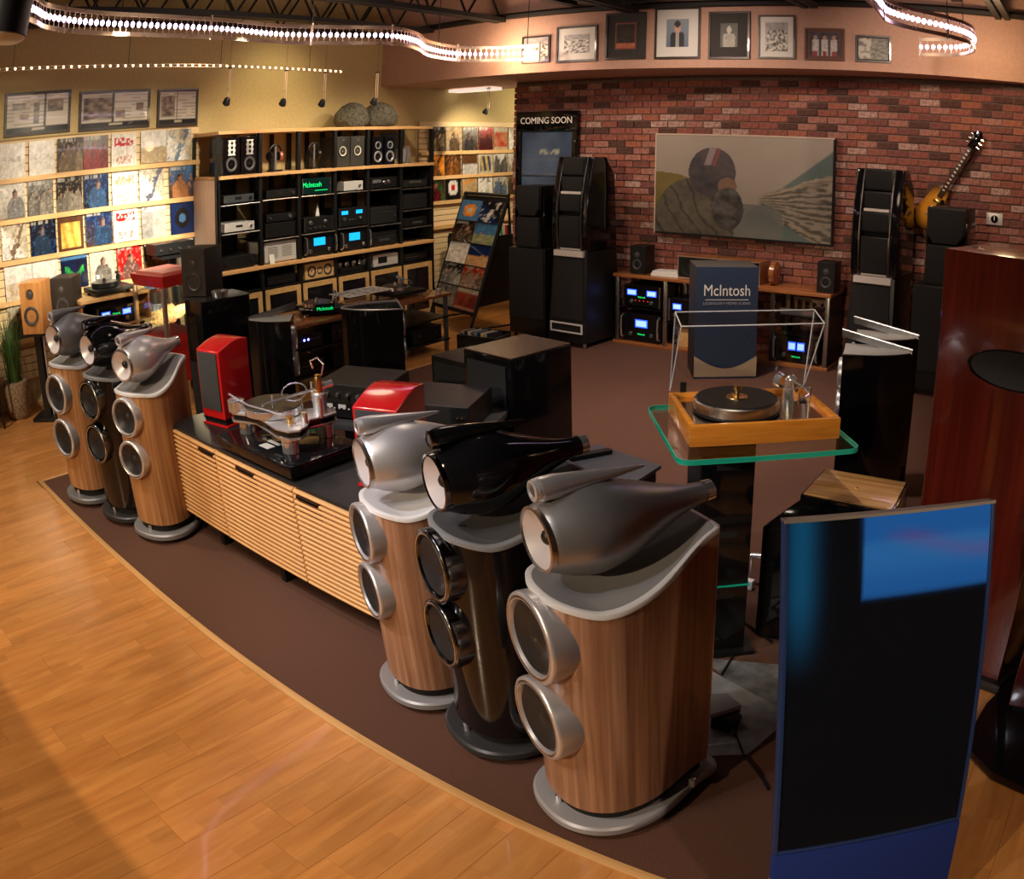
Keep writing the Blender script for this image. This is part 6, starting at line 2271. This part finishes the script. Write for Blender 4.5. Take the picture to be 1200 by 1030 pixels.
# upright screen in royal blue fabric
SB = (-.45, 1.485)
s = thing('upright_screen', 'portrait format dark screen in a royal blue fabric stand', 'screen', (-.45, 1.485, .006), math.degrees(.611))
tl_ = .246
w5, h5 = .547, .97


def sp(x, u, o_=0):     # u up the tilted plane measured from the lower bezel, o_ behind
    return (x, u*sin(tl_) + o_*cos(tl_), .39 + u*cos(tl_) - o_*sin(tl_))


def pan(m, x0, x1, u0, u1, o0, o1):
    return m.add([sp(x0, u0, o0), sp(x1, u0, o0), sp(x1, u0, o1), sp(x0, u0, o1), sp(x0, u1, o0), sp(x1, u1, o0), sp(x1, u1, o1), sp(x0, u1, o1)],
                 [(0, 3, 2, 1), (4, 5, 6, 7), (0, 1, 5, 4), (1, 2, 6, 5), (2, 3, 7, 6), (3, 0, 4, 7)])


pan(MB(), .010, w5 - .010, .008, h5 - .010, .0075, .012).build('screen_glass', SCRN, s)


def screen_refl_fn(u, v):  # blue reflection on the dark screen, painted as emissive colour
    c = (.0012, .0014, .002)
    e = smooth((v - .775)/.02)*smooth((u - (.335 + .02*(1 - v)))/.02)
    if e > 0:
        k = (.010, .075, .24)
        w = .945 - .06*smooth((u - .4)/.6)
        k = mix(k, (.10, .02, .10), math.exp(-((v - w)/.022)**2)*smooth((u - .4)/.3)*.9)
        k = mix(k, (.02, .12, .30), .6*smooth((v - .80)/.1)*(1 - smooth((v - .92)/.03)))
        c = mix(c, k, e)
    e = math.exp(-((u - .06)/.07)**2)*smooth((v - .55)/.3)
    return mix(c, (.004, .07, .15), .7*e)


_m, _nt, _bb = pbsdf('screen_reflection_glow')
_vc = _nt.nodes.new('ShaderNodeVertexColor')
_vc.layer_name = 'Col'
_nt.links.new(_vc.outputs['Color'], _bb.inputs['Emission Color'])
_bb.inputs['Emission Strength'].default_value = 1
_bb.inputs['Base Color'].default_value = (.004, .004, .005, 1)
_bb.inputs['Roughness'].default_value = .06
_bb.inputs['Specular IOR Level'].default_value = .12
o = painted('painted_reflection', w5 - .022, h5 - .018, 50, 90, screen_refl_fn, _m, s, .002, sp(w5/2, .009, .005), (-tl_, 0, 0))

m = MB()
pan(m, 0, .011, 0, h5, 0, .035)
pan(m, w5 - .011, w5, 0, h5, 0, .035)
pan(m, .011, w5 - .011, 0, .009, 0, .035)
m.build('bezel', BEZ, s, bev=.002)
pan(MB(), .0, w5, h5 - .008, h5, -.001, .036).build('bezel_top', mat('bezel_bright', (.50, .45, .38), .35, metal=.6), s)
pan(MB(), .011, w5 - .011, .009, h5 - .009, .013, .034).build('rear_shell', BEZ, s)
m = MB()
m.loft([[sp(.0, -.004, -.003), sp(w5, -.004, -.003), sp(w5, -.004, .035), sp(0, -.004, .035)], [(0, -.085, .04), (w5, -.085, .04), (w5, -.045, .04), (0, -.045, .04)]])
m.build('fabric_front', BLUEF, s, bev=.006)
MB().box(.14, w5 - .06, -.05, .30, 0, .038).build('base', BEZ, s, bev=.008)
m = MB()
m.loft([[sp(.10, .72, .036), sp(w5 - .06, .72, .036), sp(w5 - .06, .72, .07), sp(.10, .72, .07)], [(.12, .0, .04), (w5 - .06, .0, .04), (w5 - .06, .26, .04), (.12, .26, .04)]])
m.build('fabric_back', BLUEF, s, bev=.006)
o = MB()
t3 = text('SERO', .02, mat('pale_logo', (.4, .45, .6), .4), s, (w5 - .10, -.094, .075)) if False else None

# mats, boxes and cables on the carpet
o = MB().prism([(-1.62, 2.36), (-1.04, 2.20), (-.86, 2.30), (-.80, 2.62), (-1.30, 2.80)], .006, .010).build('floor_mat', FPLATE)
tag(o, 'grey flat mat on the carpet behind the nearest speaker', 'mat')
o = MB().prism([(-1.32, 2.86), (-1.02, 2.66), (-.74, 2.62), (-.70, 2.92), (-1.0, 2.95)], .006, .009).build('floor_mat', noisy('marbled_mat', (.09, .09, .095), (.22, .22, .23), 12, .4, .1))
tag(o, 'dark marbled mat beyond the plain grey one', 'mat')
q = [at_z(830, 838, .10), at_z(869, 826, .10), at_z(852, 812, .10), at_z(820, 812, .10)]
t = thing('floor_plate', 'grey slab raised off the floor right of the nearest speaker', 'plate', (q[0].x, q[0].y, .006))
MB().prism([(p.x - q[0].x, p.y - q[0].y) for p in q], .07, .094).build('slab', mat('grey_slab', (.42, .42, .46), .5), t, bev=.003)
MB().box(.0, .08, .03, .12, 0, .07).build('block', BLKM, t)
pt = [(868, 838), (862, 860), (872, 885), (888, 905), (900, 925)]
o = MB().tube([at_z(u, v, .014) for u, v in pt], .005, 6).build('power_cable', BLKM)
tag(o, 'thin black cable trailing over the grey mat to the screen', 'cable')
pt = [(846, 790), (858, 770), (862, 748), (856, 735)]
o = MB().tube([at_z(u, v, .016) for u, v in pt], .005, 6).build('power_cable', BLKM)
tag(o, 'black cable running up beside the pedestal foot', 'cable')
pt = [(852, 736), (872, 728), (890, 742), (905, 752)]
o = MB().tube([at_z(u, v, .018) for u, v in pt], .006, 6).build('power_cable', BLKM)
tag(o, 'black cable bending behind the screen edge', 'cable')
t = thing('plug_strip', 'white plug and chrome fittings on the floor beside the pedestal', 'plug', (*at_z(876, 690, 0)[:2], .006))
MB().box(-.03, .03, -.02, .02, 0, .05).build('white_plug', mat('white_plastic', (.85, .85, .85), .4), t, bev=.004)
MB().tube([(-.02, -.02, .03), (-.06, -.06, .02), (-.10, -.08, .01)], .006, 6).build('white_lead', MATS['white_plastic'], t)
MB().cyl((-.03, .10, .14), (.05, .10, .15), .016, n=14).cyl((-.03, .10, 0), (-.03, .10, .14), .006, n=8).build('chrome_fitting', CHR, t)

# ================================================================== left side pieces
# popcorn machine
pc = thing('popcorn_machine', 'red popcorn machine with glass sides full of popcorn', 'popcorn machine', (-5.98, 2.95, 0), 0)
q = [at_z(159, 318, 1.17), at_z(183, 330, 1.17), at_z(231, 320, 1.17), at_z(205, 308, 1.17)]
ctr = sum(q, Vector())/4
ang0 = atan2(q[2].y - q[1].y, q[2].x - q[1].x)
pw1 = ((q[2] - q[1]).length + (q[3] - q[0]).length)/2
pd1 = ((q[1] - q[0]).length + (q[2] - q[3]).length)/2
pc.location = (ctr.x, ctr.y, 0)
pc.scale = (1, 1, .893)
pc.rotation_euler = (0, 0, ang0)
a_, b_ = min(pw1, .52)/2, min(pd1, .60)/2
ctr = q[1] + (q[2] - q[1]).normalized()*a_ + (q[0] - q[1]).normalized()*b_
MB().loft([[(-a_*.88, -b_*.88, 1.20), (a_*.88, -b_*.88, 1.20), (a_*.88, b_*.88, 1.20), (-a_*.88, b_*.88, 1.20)], [(-a_, -b_, 1.32), (a_, -b_, 1.32), (a_, b_, 1.32), (-a_, b_, 1.32)]]).build('canopy', REDP, pc, bev=.006)
MB().box(-a_*.80, a_*.80, -b_*.80, b_*.80, 1.318, 1.345).build('canopy_lid', mat('pink_red', (.72, .22, .18), .35), pc, bev=.004)
a2, b2_ = a_*.86, b_*.86
for sx in (-1, 1):
    for sy in (-1, 1):
        MB().box(sx*a2 - .018, sx*a2 + .018, sy*b2_ - .018, sy*b2_ + .018, .62, 1.20).build('corner_post', mat('post_metal', (.55, .48, .38), .3, metal=.8), pc)
for nm, bx in (('glass_pane', (-a2, a2, -b2_ - .003, -b2_)), ('glass_pane', (-a2, a2, b2_, b2_ + .003)), ('glass_pane', (-a2 - .003, -a2, -b2_, b2_)), ('glass_pane', (a2, a2 + .003, -b2_, b2_))):
    MB().box(*bx, .72, 1.20).build(nm, CLRG, pc)
_b = point((0, 0, 1.15), 7, (1, .82, .5), .03)   # the machine's warming bulb
_b.parent = pc
_b.location = (a_*.3, -b_*.3, 1.16)
MB().lathe([(0, .02), (.01, .09), (.13, .09), (.14, .08)], (-a_*.25, b_*.25, 1.0), (0, 0, 1), 28).build('kettle', STEEL, pc)
MB().cyl((-a_*.25, b_*.25, 1.12), (-a_*.25, b_*.25, 1.2), .012, n=8).build('kettle_rod', STEEL, pc)
bm = bmesh.new()
bmesh.ops.create_grid(bm, x_segments=46, y_segments=46, size=1)
for v in bm.verts:
    x, y = v.co.x, v.co.y
    v.co = Vector((x*a2*.97, y*b2_*.97, .84 + .07*vnoise(x*2 + 3, y*2 + 3, 1) - .04*y + .07*x + .028*vnoise(x*18 + 30, y*18 + 30, 2)))
me = bpy.data.meshes.new('popcorn')
bm.to_mesh(me)
bm.free()
me.materials.append(POPC)
o = bpy.data.objects.new('popcorn', me)
COL.objects.link(o)
o.parent = pc
o['kind'] = 'stuff'
MB().box(-a2 - .01, a2 + .01, -b2_ - .01, b2_ + .01, .58, .72).build('tray', REDP, pc, bev=.004)
MB().box(-a2, a2, -b2_, b2_, .25, .58).build('cart_body', REDP, pc, bev=.006)
for sx in (-1, 1):
    for sy in (-1, 1):
        MB().box(sx*a2*.92 - .015, sx*a2*.92 + .015, sy*b2_*.92 - .015, sy*b2_*.92 + .015, 0, .25).build('cart_leg', REDP, pc)

# low media rack along the left wall with receiver and turntable
mr = thing('media_rack', 'wooden media rack against the record wall with open shelves', 'rack', (-7.28, 3.09, 0), 90)
ml = .41
MB().box(-ml, ml, -.02, .48, .955, .985).build('rack_top', MAPV, mr, bev=.003)
for z in (.10, .40, .70):
    MB().box(-ml, ml, .0, .46, z, z + .018).build('rack_shelf', MAPV, mr)
for xx in (-ml + .01, ml - .01):
    MB().box(xx - .012, xx + .012, .0, .46, 0, .955).build('rack_side', RACKW, mr)
MB().box(-ml, ml, .44, .46, .1, .95).build('rack_back', BLKR, mr)
unit('receiver with two bright blue meters in the wooden media rack', .44, .17, .34, (-7.26, 3.08, .718), 90, BLK, BLKM, meters=((-.28, .62, .10, .05), (.28, .62, .10, .05)), glow=(-.08, .08, .5, .7), knobs=((-.28, .25, .02), (.28, .25, .02)), cheeks=True, cat='receiver')
unit('plain black component on the lowest shelf of the media rack', .42, .14, .34, (-7.26, 3.05, .118), 90, BLKM, BLKM, line=.5)
unit('slim black box on the middle shelf of the media rack', .40, .09, .34, (-7.26, 3.05, .418), 90, BLKM, BLKM, line=.5)
deck('black turntable on the wooden media rack before the record wall', (-7.48, 3.10, .985), 90, .46, .36, BLKM, BLKM, mk=BLKM)
unit('black box with a row of silver buttons near the record wall', .50, .12, .26, (-7.62, 4.02, 1.22), 90, BLKM, BLKM, knobs=((-.35, .4, .012), (-.12, .4, .012), (.12, .4, .012), (.35, .4, .012)), feet=True, cat='mixer')
t = thing('small_stand', 'slim black stand carrying the button box by the record wall', 'stand', (-7.60, 4.02, 0), 90)
MB().box(-.2, .2, -.02, .22, 1.19, 1.218).build('stand_top', BLKM, t)
MB().box(-.03, .03, .06, .12, .03, 1.19).build('stand_post', BLKM, t)
MB().box(-.18, .18, -.05, .22, 0, .03).build('stand_base', BLKM, t)
t = speaker_box('slim black speaker with blue lit card behind the popcorn glass', .20, .34, .24, (-7.10, 3.98, .72), 90, BLKM, None, ((0, .7, .02, 'd'), (0, .34, .05, 'w')))
t = thing('side_plinth', 'low black plinth under the slim speaker by the popcorn machine', 'stand', (-7.0, 3.98, 0))
MB().box(-.15, .15, -.15, .15, .0, .715).build('body', BLKM, t, bev=.004)

# wooden bookshelf speakers on stands at far left


def stand_speaker(label, label2, x, y, rz, body, front, z0=.74, h=.42, w=.235, drivers=((0, .78, .030, 'd'), (0, .36, .078, 'w')), ring=ALUM):
    s_ = thing('speaker_stand', label2, 'stand', (x, y, 0), rz, 'speaker stands at the left')
    MB().box(-.15, .15, -.02, .28, 0, .03).build('base', BLKM, s_, bev=.004)
    MB().box(-.035, .035, .08, .15, .03, z0 - .02).build('post', BLKM, s_)
    MB().cyl((.06, .12, .03), (.06, .12, z0 - .02), .010, n=10).build('cable_tube', SILV, s_)
    MB().box(-.11, .11, .0, .24, z0 - .02, z0 - .004).build('top_plate', BLKM, s_)
    return speaker_box(label, w, h, .30, (x, y, z0), rz, body, front, drivers, 'speakers on stands at the left', ring=ring, cone=mat('dark_cone2', (.06, .06, .065), .4))


TEAK = wood('teak_veneer', (.40, .16, .04), (.60, .28, .09), None, (16, 16, 1), .35)
q = at_z(38, 385, .77)
stand_speaker('teak bookshelf speaker with silver ringed drivers at far left', 'black stand under the teak speaker at far left', -7.30, 2.12, 50, TEAK, TEAK, .78, .45, .25)
stand_speaker('second teak speaker half hidden behind the first one', 'black stand of the half hidden second teak speaker', -7.60, 2.44, 55, TEAK, TEAK, .74, .42, .25)
stand_speaker('dark brown bookshelf speaker beside the teak pair', 'black stand under the dark brown speaker', *at_z(75, 376, .83)[:2], 50, MATS['dark_brown_vinyl'], None, .83, .38, .26, drivers=((0, .74, .028, 'd'), (0, .34, .075, 'w')), ring=MATS['brown_ring'])

# potted grass and wicker base
t = thing('potted_grass', 'tall green grass plant in a rough pot below the record wall', 'plant', (-7.66, 1.93, 0))
MB().lathe([(0, .10), (.05, .13), (.30, .15), (.34, .14), (.34, .12)], (0, 0, 0), (0, 0, 1), 20).build('pot', BASK, t)
m = MB()
for i in range(150):
    a = hsh(i, 1)*2*pi
    r0 = .02 + .08*hsh(i, 2)
    ln = .45 + .35*hsh(i, 3)
    sp_ = .04 + .15*hsh(i, 4)
    w_ = .006
    p0 = Vector((r0*cos(a), r0*sin(a), .32))
    prev = []
    for k in range(5):
        s_ = k/4
        q = Vector((cos(a)*(r0 + sp_*s_**1.8), sin(a)*(r0 + sp_*s_**1.8), .32 + ln*s_*(1 - .35*s_*hsh(i, 5))))
        wv = Vector((-sin(a), cos(a), 0))*w_*(1 - s_*.85)
        prev += [q - wv, q + wv]
    m.add(prev, [(2*k, 2*k + 1, 2*k + 3, 2*k + 2) for k in range(4)])
o = m.build('grass_blades', LEAF, t)
o['kind'] = 'stuff'
# magazine rack cut by the left edge
t = thing('magazine_rack', 'black wire magazine rack cut by the left picture edge', 'rack', (-7.62, 1.36, 0))
for z in (.12, .42, .72):
    MB().box(-.20, .20, -.26, .30, z, z + .02).box(.19, .20, -.26, .30, z, z + .07).build('rack_tier', BLKM, t)
for sx in (-.2, .2):
    for sy in (-.26, .30):
        MB().cyl((sx, sy, 0), (sx, sy, .98), .012, n=8).build('rack_post', BLKM, t)
for zi, z in enumerate((.14, .44, .74)):
    for k in range(3):
        o = painted('magazine', .17, .24, 8, 10, cover_fn(((WH, LB, K), (GY, WH, RD), (CR, BL, WH))[(k + zi) % 3], ('text', 'crowd', 'figure')[k], 200 + zi*3 + k), PRINT, None, .01, (-7.50, 1.21 + .185*k, z + .003), (radians(-14), 0, pi/2))
        tag(o, 'magazine on %s tier of the wire rack, %s in line' % (('bottom', 'middle', 'top')[zi], ('first', 'second', 'third')[k]), 'magazine', 'magazines in the wire rack')
# light panel above the rear alcove
t = thing('wall_panel_light', 'bright rectangular panel under the soffit above the rear record wall', 'light', (-7.55, 8.7, 2.895))
MB().box(-.40, .35, -.12, .12, -.02, .02).build('panel', mat('panel_glow', (1, .9, .8), .5, emit=(1, .85, .7), es=.8), t)
